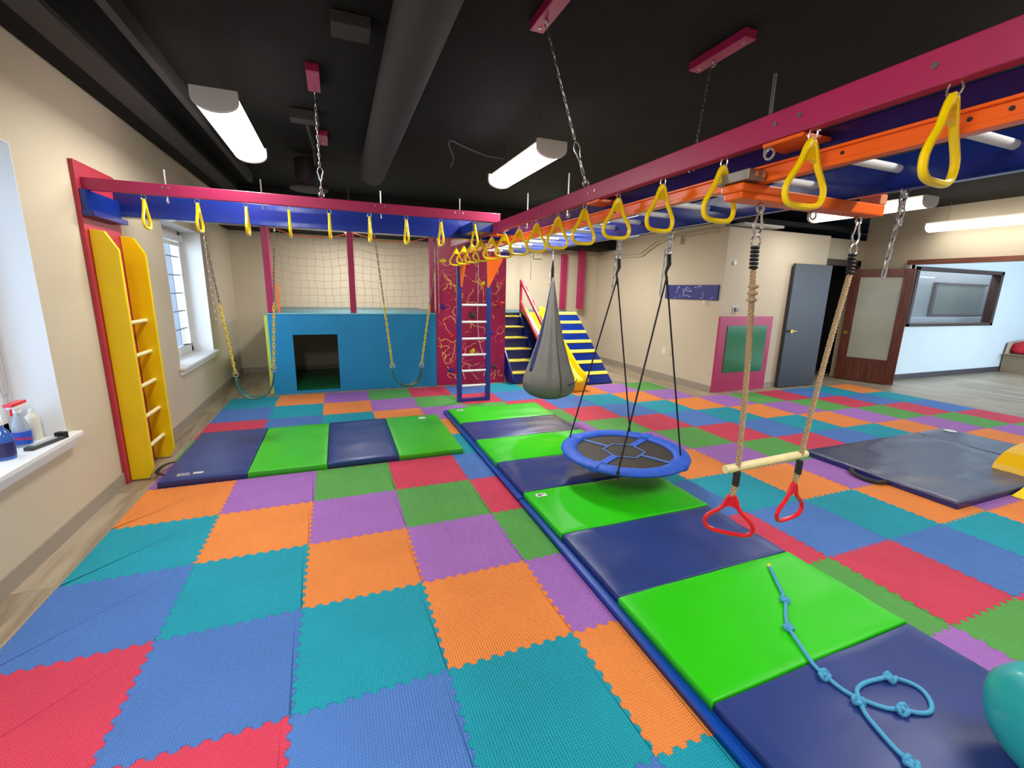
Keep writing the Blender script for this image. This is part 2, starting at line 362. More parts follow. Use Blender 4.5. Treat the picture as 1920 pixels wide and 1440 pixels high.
# windows in the left wall
def left_window(n, W, frame_y):
    y0, y1, z0, z1 = W; xg = XL - .24
    root = bpy.data.objects.new('window_%d' % n, None); COL.objects.link(root); root.location = (XL, (y0 + y1) / 2, z0); root['kind'] = 'structure'; ORG[root.name] = tuple(root.location)
    MB().box(xg - .05, xg, y0, y0 + .07, z0, z1).box(xg - .05, xg, y1 - .07, y1, z0, z1).box(xg - .05, xg, y0, y1, z0, z0 + .07).box(xg - .05, xg, y0, y1, z1 - .07, z1).build('window_frame', white_m, root, bevel=.004)
    MB().box(xg - .03, xg + .012, y0 + .07, y0 + .12, z0 + .07, z1 - .07).box(xg - .03, xg + .012, y1 - .12, y1 - .07, z0 + .07, z1 - .07).box(xg - .03, xg + .012, y0 + .07, y1 - .07, z0 + .07, z0 + .12).box(xg - .03, xg + .012, y0 + .07, y1 - .07, z1 - .12, z1 - .07).box(xg - .02, xg + .012, (y0 + y1) / 2 - .03, (y0 + y1) / 2 + .03, z0 + .1, z1 - .1).build('sash', white_m, root, bevel=.003)
    mbm = MB()
    for k in range(1, 6):
        z = z0 + .1 + (z1 - z0 - .2) * k / 6; mbm.box(xg - .022, xg - .012, y0 + .1, y1 - .1, z - .007, z + .007)
    for k in (1, 3):
        y = y0 + .1 + (y1 - y0 - .2) * k / 4; mbm.box(xg - .022, xg - .012, y - .007, y + .007, z0 + .1, z1 - .1)
    mbm.build('muntins', mat('grey_muntin', (150, 160, 176), .5), root)
    B(xg - .032, xg - .028, y0 + .05, y1 - .05, z0 + .05, z1 - .05).build('pane', glass_m, root)
    MB().box(xg, XL + .06, y0 - .05, y1 + .06, z0 - .028, z0 + .002).box(XL, XL + .025, y0 - .03, y1 + .04, z0 - .09, z0 - .03).build('window_sill', white_m, root, bevel=.004)
    mb = MB().box(xg - .02, XL + .001, y1 - .004, y1, z0, z1).box(xg - .02, XL + .001, y0, y0 + .004, z0, z1).box(xg - .02, XL + .001, y0, y1, z1 - .004, z1)
    mb.build('reveal', white_m, root)
    return root, xg
wr1, xg = left_window(1, W1, 0)
wr2, xg = left_window(2, W2, 0)
MB().box(xg + .01, xg + .05, 3.8, 5.16, 2.12, 2.2).box(xg + .01, xg + .03, 3.82, 5.1, 2.06, 2.11).build('blind_headrail', white_m, wr2, bevel=.004)
MB().tube([(xg + .03, 4.72, .80), (xg + .06, 4.80, .80), (xg + .06, 4.86, .79)], .009, 6).build('latch', mat('dark_latch', (60, 60, 60), .4), wr2)
MB().tube(smoothpts([(xg + .05, 1.30, 2.3), (xg + .05, 1.28, 1.5), (xg + .05, 1.27, .98), (xg + .05, 1.31, .92), (xg + .05, 1.34, .98), (xg + .05, 1.34, 1.5), (xg + .05, 1.33, 2.3)]), .003, 5).build('blind_cord', mat('grey_cord', (168, 162, 156), .6), wr1)
# doors
d1 = bpy.data.objects.new('door_1', None); COL.objects.link(d1); d1.location = (7.7, 3.24, FZ); d1['kind'] = 'structure'; ORG['door_1'] = (7.7, 3.24, FZ)
B(6.87, 7.8, 3.215, 3.26, .003, 2.14).build('door_leaf', black_door, d1, bevel=.003)
kn = MB().lathe([(.0, 0), (.032, 0), (.032, .008), (.012, .012), (.012, .05)], (6.96, 3.165, 1.0), 14, axis='y'); kn.tube([(6.96, 3.165, 1.0), (7.06, 3.16, 1.005)], .011, 8).lathe([(.0, 0), (.032, 0), (.032, .008), (.012, .012), (.012, .05)], (6.96, 3.262, 1.0), 14, axis='y')
kn.build('door_handle', brass_m, d1, smooth=True)
struct('trim_7', MB().box(7.9, 8.0, 3.62, 3.68, FZ, 2.28).box(9.12, 9.22, 3.62, 3.68, FZ, 2.28).box(7.9, 9.22, 3.62, 3.68, 2.2, 2.3), jamb_m)
# brown glazed door, ajar
d2 = bpy.data.objects.new('door_2', None); COL.objects.link(d2); d2.location = (9.29, 2.73, FZ); d2['kind'] = 'structure'; ORG['door_2'] = (9.29, 2.73, FZ)
dv = Vector((8.97 - 9.29, 3.6 - 2.73, 0)); DW = dv.length; dv.normalize(); dn = Vector((-dv.y, dv.x, 0)); MD = Matrix((dv, dn, Vector((0, 0, 1)))).transposed()
def dbox(mb, a0, a1, t0, t1, z0, z1):
    c = Vector((9.29, 2.73, 0)) + dv * ((a0 + a1) / 2) + dn * ((t0 + t1) / 2); c.z = (z0 + z1) / 2
    return mb.obox(c, (a1 - a0, t1 - t0, z1 - z0), MD)
mb = MB(); dbox(mb, 0, .15, -.022, .022, .003, 2.13); dbox(mb, DW - .15, DW, -.022, .022, .003, 2.13); dbox(mb, .15, DW - .15, -.022, .022, 1.98, 2.13); dbox(mb, .15, DW - .15, -.022, .022, .003, .45)
mb.build('door_leaf', doorw, d2, bevel=.003)
mb = MB(); dbox(mb, .15, DW - .15, -.004, .004, .45, 1.98); mb.build('pane', frost, d2)
kp = Vector((9.29, 2.73, .92)) + dv * (DW - .07)
for sgn in (-1, 1):
    p = kp + dn * sgn * .022; q = kp + dn * sgn * .075
    MB().tube([p, p + dn * sgn * .012], .036, 14).tube([p, q], .011, 8).tube([q, q - dv * .11], .011, 8).build('door_handle', brass_m, d2, smooth=True)
struct('trim_8', MB().box(9.30, 9.48, -1.3, 2.90, 2.2, 2.28), trimw)
struct('trim_9', MB().box(9.31, 9.47, 2.84, 2.90, FZ, 2.2), mat('pale_jamb', (196, 190, 186), .5))
# interior window
w3 = bpy.data.objects.new('window_3', None); COL.objects.link(w3); w3.location = (11.5, 3.15, 1.1); w3['kind'] = 'structure'; ORG['window_3'] = (11.5, 3.15, 1.1)
MB().box(10.0, 13.12, 3.06, 3.22, 1.06, 1.12).box(10.0, 13.12, 3.06, 3.22, 2.14, 2.21).box(10.0, 10.08, 3.06, 3.22, 1.06, 2.2).box(13.02, 13.12, 3.06, 3.22, 1.06, 2.2).build('window_frame', jamb_m, w3, bevel=.004)
B(10.06, 13.04, 3.15, 3.156, 1.1, 2.16).build('pane', glass_m, w3)
B(12.2, 14.2, 3.76, 3.79, 1.27, 1.93).build('inner_panel', mat('dark_olive_panel', (84, 90, 84), .4), w3)
MB().box(12.14, 14.26, 3.74, 3.79, 1.93, 1.97).box(12.12, 12.2, 3.74, 3.79, 1.22, 1.97).box(12.14, 14.26, 3.74, 3.79, 1.22, 1.27).build('inner_frame', jamb_m, w3)
B(10.2, 15.3, 3.62, 3.79, .92, 1.2).build('inner_ledge', mat('pale_ledge_2', (150, 156, 166), .5), w3)
MB().tube([(11.3, 3.70, 2.06), (11.9, 3.70, 2.06)], .012, 6).build('strip_reflection', white_m, w3)  # white bar stands in for a light's reflection in the glass

# ---------------------------------------------------------------- ceiling things
duct = MB().lathe([(.05, -.02), (.15, 0), (.15, 2.35), (.153, 2.36), (.153, 2.38), (.15, 2.39), (.15, 7.9), (.1, 7.92)], (.135, -4.0, 2.975), 28, axis='y').build('air_duct', duct_m, None, smooth=True)
tag(duct, 'long round dark grey air duct running along the black ceiling', 'duct')
def lamp(x, y0, y1, z, label, p=1.0):
    t = thing('ceiling_light', (x, (y0 + y1) / 2, z), label, 'ceiling light', 'wraparound ceiling lights')
    w2 = .135; prof = [(-w2, .085), (-w2, .05)] + [(-w2 * math.cos(a), .05 - .07 * math.sin(a)) for a in [PI * k / 12 for k in range(1, 12)]] + [(w2, .05), (w2, .085)]
    MB().prism([(x + a, z + b) for a, b in prof], 'y', y0 + .035, y1 - .035).build('diffuser', lampm, t, smooth=True)
    pc = [(-w2 - .006, .12), (-w2 - .006, .048)] + [((-w2 - .004) * math.cos(a), .048 - .074 * math.sin(a)) for a in [PI * k / 12 for k in range(1, 12)]] + [(w2 + .006, .048), (w2 + .006, .12)]
    for a, b in ((y0, y0 + .035), (y1 - .035, y1)):
        MB().prism([(x + p, z + q) for p, q in pc], 'y', a, b).build('end_cap', capm, t, bevel=.004)
    B(x - .1, x + .1, y0 + .02, y1 - .02, z + .085, z + .125).build('housing', capm, t)
    MB().tube([(x, y0 + .25, z + .12), (x, y0 + .25, CZ)], .003, 4).tube([(x, y1 - .25, z + .12), (x, y1 - .25, CZ)], .003, 4).build('hanger_wire', steel_m, t)
    l = area('lamp_glow', (x, (y0 + y1) / 2, z - .03), (0, 0, 0), .24, y1 - y0 - .08, LAMP * p, WARM); l.parent = t; l.location = (0, 0, -.03)
    return t
lamp(-1.05, 1.62, 3.02, 2.76, 'lit white wraparound light hanging nearest the left wall, above the blue beam', 0.62)
lamp(1.43, 1.52, 2.86, 2.74, 'lit white wraparound light left of the long magenta beam, in mid ceiling', 1.0)
lamp(6.6, 1.35, 2.85, 2.74, 'long lit tube light seen under the orange trapeze arm', 0.35)
lamp(9.0, .9, 2.55, 2.72, 'lit tube light at the right, above the brown header of the side room', 0.05)
lamp(-1.05, -2.6, -1.2, 2.86, 'added fill light in a wraparound fixture behind the viewer near the left wall', 1.1)  # unseen fixture added to brighten the foreground
lamp(2.5, -2.8, -1.4, 2.98, 'lit white wraparound light above the near end of the monkey bars', 0.75)
lamp(4.2, -1.6, -.2, 2.86, 'added fill light in a wraparound fixture behind the monkey bars, right of the frame top', 0.32)  # added fixture, extra light from outside the view
lamp(3.4, 4.7, 6.0, 2.66, 'added fill light in a wraparound fixture above the slide, hidden behind the magenta beam', 1.35)  # added to brighten the back of the room, concealed by the beams
lamp(-.1, 5.15, 6.25, 2.5, 'added fill light in a wraparound fixture above the cyan play box, hidden behind the blue beam', 0.6)  # added behind the net so that the back wall gets more light
lamp(7.2, -2.2, -.8, 2.86, 'added fill light in a wraparound fixture in the open area right of the frame', 0.28)  # unseen fixture added to light the open right side
# electrical and small ceiling things
w_ = MB().tube(smoothpts([(1.56, 3.08, 3.1), (1.3, 2.95, 3.07), (.98, 2.85, 3.11), (.86, 2.8, 3.13), (.84, 2.82, 3.08), (.9, 2.86, 2.98), (.86, 2.84, 2.88)], 5), .006, 5).build('loose_cable', mat('dim_grey_cable', (96, 96, 98), .6), None, smooth=True)
tag(w_, 'loose thin grey cable drooping from the black ceiling beside the duct', 'cable')
mb = MB().tube([(-.53, 2.7, 3.08), (-.5, 3.6, 3.08), (-.5, 3.75, 2.95)], .018, 8).box(-.66, -.42, 2.58, 2.72, 3.06, 3.14)
tag(mb.build('ceiling_conduit', duct_m, None), 'dark conduit pipe with junction box on the ceiling left of the duct', 'conduit')
t = thing('ceiling_speaker', (-.6, 4.1, 2.75), 'black cylindrical ceiling speaker hanging behind the blue beam', 'speaker')
MB().lathe([(.14, 0), (.15, .02), (.15, .32), (.1, .34)], (-.6, 4.1, 2.76), 24).build('can', mat('speaker_black', (16, 16, 17), .5), t, smooth=True)
MB().lathe([(.21, 0), (.22, .01), (.22, .02), (.14, .03)], (-.6, 4.1, 2.735), 24).build('rim', duct_m, t, smooth=True)
tag(B(-.3, -.08, .9, 1.08, 3.08, 3.145).build('junction_box', duct_m, None, bevel=.004), 'square dark junction box on the ceiling left of the duct', 'box')
tag(MB().tube([(5.37, 6.9, 2.40), (5.37, 5.45, 2.37), (5.37, 5.0, 2.57), (5.37, 4.75, 2.61), (5.37, 3.5, 2.63)], .012, 6).tube([(5.37, 6.9, 2.34), (5.37, 5.4, 2.31), (5.37, 4.95, 2.51), (5.37, 4.7, 2.55), (5.37, 3.5, 2.57)], .012, 6).box(5.33, 5.4, 4.28, 4.42, 2.45, 2.58).build('wall_conduit', wall_m, None, smooth=True), 'two beige painted conduits with a box high on the right wall', 'conduit')
tag(MB().tube([(XL + 3.0, 6.97, 2.38), (5.35, 6.97, 2.40)], .012, 6).box(3.7, 3.9, 6.93, 6.99, 2.28, 2.4).build('wall_conduit', wall_m, None, smooth=True), 'beige painted conduit with a small box high on the back wall', 'conduit')
struct('trim_10', MB().box(5.5, 6.35, 3.12, 3.42, 2.655, 2.69), mat('pale_ledge', (186, 184, 178), .5))

# ---------------------------------------------------------------- foam puzzle mat
S = .61
cols6 = [foam('red_foam', (226, 66, 98)), foam('green_foam', (96, 176, 84)), foam('purple_foam', (178, 118, 206)), foam('orange_foam', (255, 150, 72)), foam('teal_foam', (14, 166, 190)), foam('blue_foam', (82, 132, 212))]
def edge_path():
    NT = 19; amp = .0088; pts = []; q = S / NT
    pts.append((0, 0))
    for k in range(NT):
        s = amp if k % 2 == 0 else 0.0; b = -amp if k % 2 else amp
        a0 = k * q + (q * .10 if True else 0); a1 = (k + 1) * q - q * .10
        b *= .95
        # dovetailed tooth
        pts += [(a0 + .0022, 0), (a0 - .0018, b), (a1 + .0018, b), (a1 - .0022, 0)]
    pts.append((S, 0))
    return pts
EP = edge_path()
def tile_mesh(m, flat, name):
    bottom = [(x, 0 if 'b' in flat else y) for x, y in EP[:-1]]
    right = [(S + (0 if 'r' in flat else -y), x) for x, y in EP[:-1]]
    top = [(x, S + (0 if 't' in flat else y)) for x, y in EP[:0:-1]]
    left = [((0 if 'l' in flat else -y), x) for x, y in EP[:0:-1]]
    pts = bottom + right + top + left; n = len(pts)
    def inset(d):
        out = []
        for i in range(n):
            a = Vector(pts[i - 1]); b = Vector(pts[i]); c = Vector(pts[(i + 1) % n]); e1 = b - a; e2 = c - b
            if e1.length < 1e-7: e1 = e2
            if e2.length < 1e-7: e2 = e1
            n1 = Vector((-e1.y, e1.x)).normalized(); n2 = Vector((-e2.y, e2.x)).normalized(); nn = n1 + n2
            nn = nn.normalized() if nn.length > 1e-6 else n1
            out.append((b.x + nn.x * d, b.y + nn.y * d))
        return out
    i0 = inset(.0003); i1 = inset(.0016); h = S / 2
    vs = [(x - h, y - h, -.012) for x, y in i0] + [(x - h, y - h, -.0016) for x, y in i0] + [(x - h, y - h, 0) for x, y in i1]
    fs = [(i, (i + 1) % n, n + (i + 1) % n, n + i) for i in range(n)] + [(n + i, n + (i + 1) % n, 2 * n + (i + 1) % n, 2 * n + i) for i in range(n)] + [tuple(range(2 * n, 3 * n))]
    me = bpy.data.meshes.new(name); me.from_pydata(vs, [], fs); me.materials.append(m); return me
fmat = thing('foam_floor_mat', (1.2, 1.2, -.012), 'large play floor mat of interlocking multicoloured foam puzzle tiles', 'floor mat')
present = set()
for i in range(-3, 14):
    for j in range(-8, 4):
        if j == -8 and i > 3: continue
        if i >= 8 and j < -5: continue
        if i in (4,) and j == -8: continue
        present.add((i, j))
tmesh = {}
names6 = ['red', 'green', 'purple', 'orange', 'teal', 'blue']
for (i, j) in sorted(present):
    c = (j - i + 3) % 6; fl_ = ''
    if (i - 1, j) not in present: fl_ += 'l'
    if (i + 1, j) not in present: fl_ += 'r'
    if (i, j - 1) not in present: fl_ += 't'
    if (i, j + 1) not in present: fl_ += 'b'
    key = (c, fl_)
    if key not in tmesh: tmesh[key] = tile_mesh(cols6[c], fl_, 'foam_tile')
    o = bpy.data.objects.new('foam_tile', tmesh[key]); COL.objects.link(o); o.parent = fmat
    o.location = ((i + .5) * S - 1.2, -(j + .5) * S - 1.2, .012 + random.uniform(-.0006, .0003))

# ---------------------------------------------------------------- tumbling mats
def pillow(x0, x1, y0, y1, z0, z1, r=.008, wr=.002, seed=0, n=16, skirt=None):
    def axis(a, b):
        return [a, a + r * .15, a + r * .5, a + r] + [a + r + (b - a - 2 * r) * k / n for k in range(1, n)] + [b - r, b - r * .5, b - r * .15, b]
    dr = [r, r * .5, r * .13, 0] + [0] * (n - 1) + [0, r * .13, r * .5, r]
    xs, ys = axis(x0, x1), axis(y0, y1); nx, ny = len(xs), len(ys); vs = []
    for i, x in enumerate(xs):
        for j, y in enumerate(ys):
            nz = noise.noise(Vector((x * 2.3 + seed, y * 6 + seed, seed))) * wr * 1.5 + noise.noise(Vector((x * 9 + y * 5 + seed, y * 14 - x * 4, seed))) * wr * .6
            crown = wr * .6 * math.sin(PI * i / (nx - 1)) * math.sin(PI * j / (ny - 1))
            vs.append((x, y, z1 - max(dr[i], dr[j]) + nz + crown))
    fs = [(i * ny + j, (i + 1) * ny + j, (i + 1) * ny + j + 1, i * ny + j + 1) for i in range(nx - 1) for j in range(ny - 1)]
    ring = [i * ny for i in range(nx)] + [(nx - 1) * ny + j for j in range(1, ny)] + [i * ny + ny - 1 for i in range(nx - 2, -1, -1)] + [j for j in range(ny - 2, 0, -1)]
    k0 = len(vs); vs += [(vs[q][0], vs[q][1], z0) for q in ring]; m = len(ring)
    fs += [(ring[a], ring[(a + 1) % m], k0 + (a + 1) % m, k0 + a) for a in range(m)] + [tuple(range(k0, k0 + m))]
    return MB().add(vs, fs)
t = thing('folding_gym_mat', (-.52, 2.47, 0), 'four-panel navy and green folding mat lying crosswise at the left', 'gym mat')
x = -1.765; pwid = .6225
for k, (m, nm) in enumerate(((navyv, 'navy panel'), (greenv2, 'green panel'), (navyv, 'navy panel'), (greenv2, 'green panel'))):
    a = x + k * pwid
    pillow(a + .002, a + pwid - .002, 1.83, 3.1, .002, .055, wr=.0045, seed=k * 3 + 1).build('panel', m, t, smooth='all')['label'] = nm
MB().tube(smoothpts([(-1.755, 2.3, .035), (-1.80, 2.28, .05), (-1.845, 2.2, .045), (-1.845, 2.1, .04), (-1.80, 2.04, .04), (-1.755, 2.02, .035)]), .016, 6, flat=.3).build('handle', blk_m, t, smooth=True)['label'] = 'black strap handle'
def print_block(mb, x, y, z, wdt, hgt, rows, rng, dirx=1):
    for r_ in range(rows):
        a = x; yy = y - r_ * hgt
        while a < x + wdt * rng.uniform(.75, 1):
            L_ = rng.uniform(.008, .025); mb.box(a, a + L_, yy, yy + hgt * .5, z, z + .0006); a += L_ + .005
    return mb
print_block(MB(), -1.66, 1.96, .0575, .10, .013, 5, random.Random(3)).box(-1.55, -1.48, 1.925, 1.965, .0575, .0583).build('printed_label', mat('white_print', (205, 208, 215), .5), t)
MB().lathe([(.045, 0), (.045, .001)], (.52, 2.98, .0575), 16).build('round_tag', white_m, t)
def long_mat(name, ytop, order, label, seed, tagpos):
    y = ytop; t = thing(name, (1.5, ytop - 1.24, .03), label, 'gym mat')
    for k, m in enumerate(order):
        mm, nm = (greenv, 'green panel') if m == 'g' else (navyv, 'navy panel')
        a = y - .623
        grn = m == 'g'
        pillow(.9 - (.006 if grn else 0), 2.11 + (.006 if grn else 0), a + .002, y - .002, .036, .082 + (.002 if grn else 0), wr=.0045, seed=seed + k * 5).build('panel', mm, t, smooth='all')['label'] = nm
        y = a
    tx, ty = tagpos
    B(tx - .04, tx + .04, ty - .025, ty + .025, .086, .0875).build('care_tag', white_m, t)
    MB().box(tx - .025, tx - .012, ty - .014, ty + .014, .0873, .0878).box(tx - .008, tx + .004, ty - .014, ty + .014, .0873, .0878).box(tx + .01, tx + .03, ty + .002, ty + .014, .0873, .0878).build('tag_print', blk_m, t)
    return t
long_mat('folding_gym_mat', 3.19, 'gngn', 'far folding mat with green and navy panels, between the ladder and the disc swing', 11, (1.02, 3.08))
tB = long_mat('folding_gym_mat', .69, 'gngn', 'near folding mat with wide green and navy panels, in the foreground under the trapeze', 31, (1.0, .6))
# clear-plastic certificate pocket on the near navy panel
M = Matrix.Rotation(math.radians(20), 3, 'Z')
MB().obox((1.93, -1.575, .0855), (.13, .075, .001), M).build('label_pocket', mat('clear_pocket', (120, 130, 150), .2), tB)
MB().obox((1.93, -1.575, .0865), (.075, .055, .001), M).build('label_card', white_m, tB)
mb = MB()
for k in range(4): mb.obox((1.93 + .004, -1.575 - .018 + .012 * k, .0872), (.05, .003, .0006), M)
mb.build('label_print', blk_m, tB)
bm_ = thing('base_landing_mat', (1.5, .7, 0), 'long bright blue landing mat beneath the green and navy folding mats', 'gym mat')
for a, b in ((.70, 3.3), (-1.9, .68)):
    pillow(.855, 2.13, a, b, .002, .037, r=.005, wr=.0015, seed=a, n=20).build('mat_section', royalv, bm_, smooth='all')
# single navy mat at the right
t = thing('navy_gym_mat', (5.3, .1, 0), 'large dark navy folding mat lying flat at the right', 'gym mat')
pillow(4.06, 5.93, -.52, .71, .002, .05, wr=.006, seed=77, n=26).build('panel', sheenv, t, smooth='all')
pillow(5.94, 6.56, -.52, .71, .002, .05, wr=.004, seed=78, n=14).build('panel', sheenv, t, smooth='all')
MB().tube(smoothpts([(4.06, .24, .03), (4.0, .22, .03), (3.96, .16, .025), (3.95, .06, .02), (3.98, -.02, .025), (4.06, -.04, .03)]), .026, 6, flat=.6).build('handle', blk_m, t, smooth=True)['label'] = 'black strap handle'
MB().box(4.055, 6.565, -.526, -.514, .004, .04).box(4.054, 4.063, -.52, .71, .004, .04).build('added_side_strip', mat('navy_side', (34, 40, 104), .35), t)['label'] = 'navy side strip added without the sheen colour'  # added strips keep the sides navy beside the sheen-greyed top
MB().lathe([(.06, 0), (.06, .001)], (6.44, .6, .056), 16).build('round_tag', white_m, t)
print_block(MB(), 4.15, -.36, .054, .13, .012, 2, random.Random(5)).build('printed_label', mat('grey_print', (150, 154, 164), .5), t)
# yellow curved plastic piece
t = thing('yellow_rocker', (5.9, -.2, .05), 'curved yellow plastic arch standing on the navy mat at the right edge', 'play arch')
arc = []
for k in range(13):
    a = PI * k / 12; arc.append((5.94 - .60 * math.cos(a), .05 + .205 * math.sin(a)))
for k in range(13):
    a = PI * (1 - k / 12); arc.append((5.94 - .47 * math.cos(a), .05 + .15 * math.sin(a)))
MB().prism(arc, 'y', -.42, -.2).build('arch', mat('amber_yellow_plastic', (236, 186, 10), .3, coat=.3), t, bevel=.006)
tag(MB().prism([(4.82, 0.0), (5.3, .0), (5.3, .13), (5.18, .13), (4.95, .04), (4.82, .012)], 'y', -.76, -.54).build('yellow_ramp_foot', yelp_m, None, bevel=.005), 'pale yellow plastic foot beside the navy mat at the right edge', 'play piece')
# teal bolster in the near right corner
t = thing('teal_bolster', (1.75, -1.85, .08), 'teal vinyl bolster in the bottom right corner on the navy panel', 'bolster')
mb = MB()
prof = [(.0, 0), (.07, .004), (.13, .02), (.17, .055), (.185, .1), (.187, .2), (.187, .8), (.17, .86), (0, .87)]
ax = Vector((.88, -.47, 0)).normalized(); up = Vector((0, 0, 1)); sd = ax.cross(up); p0 = Vector((1.60, -1.70, .27)); vs = []; n = 28
for r, z in prof:
    for k in range(n):
        a = 2 * PI * k / n; vs.append(p0 + ax * z + up * (r * math.cos(a)) + sd * (r * math.sin(a)))
fs = [(i * n + k, i * n + (k + 1) % n, (i + 1) * n + (k + 1) % n, (i + 1) * n + k) for i in range(len(prof) - 1) for k in range(n)]
mb.add(vs, fs).build('bolster_body', teal_v, t, smooth='all')
# knotted blue cord
path = [(1.85, -.65, .093), (1.76, -.77, .094), (1.67, -.88, .098), (1.57, -.96, .096), (1.51, -1.02, .1), (1.46, -1.12, .094), (1.42, -1.2, .094), (1.405, -1.255, .1), (1.41, -1.32, .094), (1.43, -1.37, .094), (1.48, -1.43, .094), (1.53, -1.46, .098), (1.58, -1.49, .094), (1.63, -1.50, .094), (1.68, -1.475, .094), (1.71, -1.43, .094), (1.69, -1.385, .096), (1.64, -1.355, .1), (1.58, -1.34, .096), (1.52, -1.335, .096), (1.46, -1.345, .1), (1.415, -1.375, .108), (1.385, -1.42, .094), (1.36, -1.48, .094), (1.34, -1.54, .094), (1.33, -1.59, .1), (1.34, -1.66, .094)]
t = thing('knotted_cord', (1.5, -1.2, .088), 'light blue knotted cord lying across the near green and navy panels', 'cord')
MB().tube(smoothpts(path, 5), .0085, 8).build('cord', cordb, t, smooth='all')
for (a, b, an) in ((1.67, -.88, 1), (1.51, -1.02, 2), (1.405, -1.255, .4), (1.645, -1.357, 2.6), (1.53, -1.462, .2), (1.41, -1.38, 1.3), (1.33, -1.59, .8)):
    mb = MB()
    kp_ = [(a + .02 * math.cos(th + an) * (1 + .25 * math.cos(2 * th)), b + .016 * math.sin(th + an), .1 + .009 * math.sin(3 * th)) for th in [2 * PI * k / 16 for k in range(16)]]
    mb.tube(kp_, .0085, 7, closed=True); mb.lathe([(.004, -.008), (.012, -.004), (.013, .004), (.004, .01)], (a, b, .103), 8)
    mb.build('knot', cordb, t, smooth='all')
MB().tube([(1.85, -.65, .093), (1.862, -.634, .093)], .0095, 8).build('cord_tip', yelp_m, t)['label'] = 'yellow cord tip'

# ---------------------------------------------------------------- triangle rings
def ring_proto(mb_mat, W=.185, H=.205, loc=(0, 0, 0), hook=True, wire=.0105, label='', cat='trapeze ring', group=None, name='triangle_ring'):
    # plane x-z, hanging from loc (top of the hook)
    t = thing(name, loc, label, cat, group); X, Y, Z = loc
    zt = Z - .035
    out = [(0, 0), (.018, -.02), (.04, -.075), (W * .40, -.125), (W * .46, -.155), (W * .42, -.185), (W * .28, -.2), (0, -.203)]
    s_ = H / .203
    pts = [(X + a, Y, zt + b * s_) for a, b in out] + [(X - a, Y, zt + b * s_) for a, b in out[-2:0:-1]]
    pts = smoothpts(pts, 3, closed=True)
    mb = MB().tube(pts, wire, 8, closed=True, up=(0, 1, 0))
    mb.prism([(X - .010, zt + .006), (X + .010, zt + .006), (X + .014, zt - .03), (X + .026, zt - .068), (X + .012, zt - .062), (X, zt - .058), (X - .012, zt - .062), (X - .026, zt - .068), (X - .014, zt - .03)], 'y', Y - .007, Y + .007)
    mb.build('ring_body', mb_mat, t, smooth=True)
    if hook:
        mb = torus_mb((X, Y, Z - .018), .016, .0028, 'x', 12, 5, sq=1.35); mb.tube([(X, Y - .012, Z - .004), (X, Y - .012, Z + .012)], .0028, 5); mb.tube([(X, Y + .012, Z - .004), (X, Y + .012, Z + .012)], .0028, 5)
        mb.build('hook', steel_m, t, smooth=True)
    return t
words = ['first', 'second', 'third', 'fourth', 'fifth', 'sixth', 'seventh', 'eighth', 'ninth', 'tenth', 'eleventh', 'twelfth', 'thirteenth', 'fourteenth', 'fifteenth']
rp = ring_proto(yelp_m, loc=(1.13, -1.42, 2.145), label='nearest and largest yellow triangle ring on the long magenta beam', group='yellow rings under the long magenta beam'); rp.rotation_euler[2] = .09
for k in range(1, 15):
    y = -1.42 + .364 * k
    if y > 3.8: break
    copy_tree(rp, (1.13, y, 2.142), '%s yellow triangle ring from the near end of the long magenta beam' % words[k], rotz=random.uniform(-.12, .12))
for k, (x) in enumerate((-1.67, -1.33, -1.0, -.69, -.38, -.05, .27, .59, .92)):
    r = copy_tree(rp, (x, 2.12, 2.238), '%s yellow triangle ring from the left wall, under the short magenta beam' % words[k], rotz=PI / 2 + random.uniform(-.05, .08))
    r['group'] = 'yellow rings under the short magenta beam'

# ---------------------------------------------------------------- overhead beams
def rods(t, pts, z0, z1, r=.006):
    for p in pts: MB().tube([(p[0], p[1], z0), (p[0], p[1], z1)], r, 6).build('threaded_rod', steel_m, t)
t = thing('ring_beam', (-.44, 2.12, 2.24), 'short magenta ring beam running from the left wall board to the corner', 'beam')
B(-2.02, 1.175, 2.10, 2.14, 2.24, 2.325).build('beam', mag_m, t, bevel=.004)
rods(t, [(-1.52, 2.12), (-.88, 2.12), (.05, 2.12), (.77, 2.12)], 2.2, 2.43)
mb = MB()
for x in (-1.54, -1.5, .0, .08, .72, .8):
    mb.lathe([(.008, 0), (.008, .004)], (x, 2.097, 2.30), 8, axis='y')
mb.build('screw', steel_m, t)
torus_mb((-1.52, 2.12, 2.205), .017, .004, 'x').build('eye_bolt', steel_m, t, smooth=True)
t = thing('ring_beam', (1.13, 1.0, 2.14), 'long magenta ring beam running from the near right to the far ladder', 'beam')
B(1.105, 1.15, -2.3, 3.86, 2.14, 2.232).build('beam', mag_m, t, bevel=.004)
rods(t, [(1.13, -.88), (1.13, .63), (1.13, 1.32), (1.13, 2.6)], 2.1, 2.37)
mb = MB()
for y in (-1.38, -1.02, -.93, .25, .32, 1.0, 1.1, 2.1, 2.2): mb.lathe([(.008, 0), (.008, .004)], (1.1, y, 2.19), 8, axis='x')
mb.build('screw', steel_m, t)
for y in (-.9, .62, 1.33): torus_mb((1.13, y, 2.105), .018, .005, 'x').build('eye_bolt', steel_m, t, smooth=True)
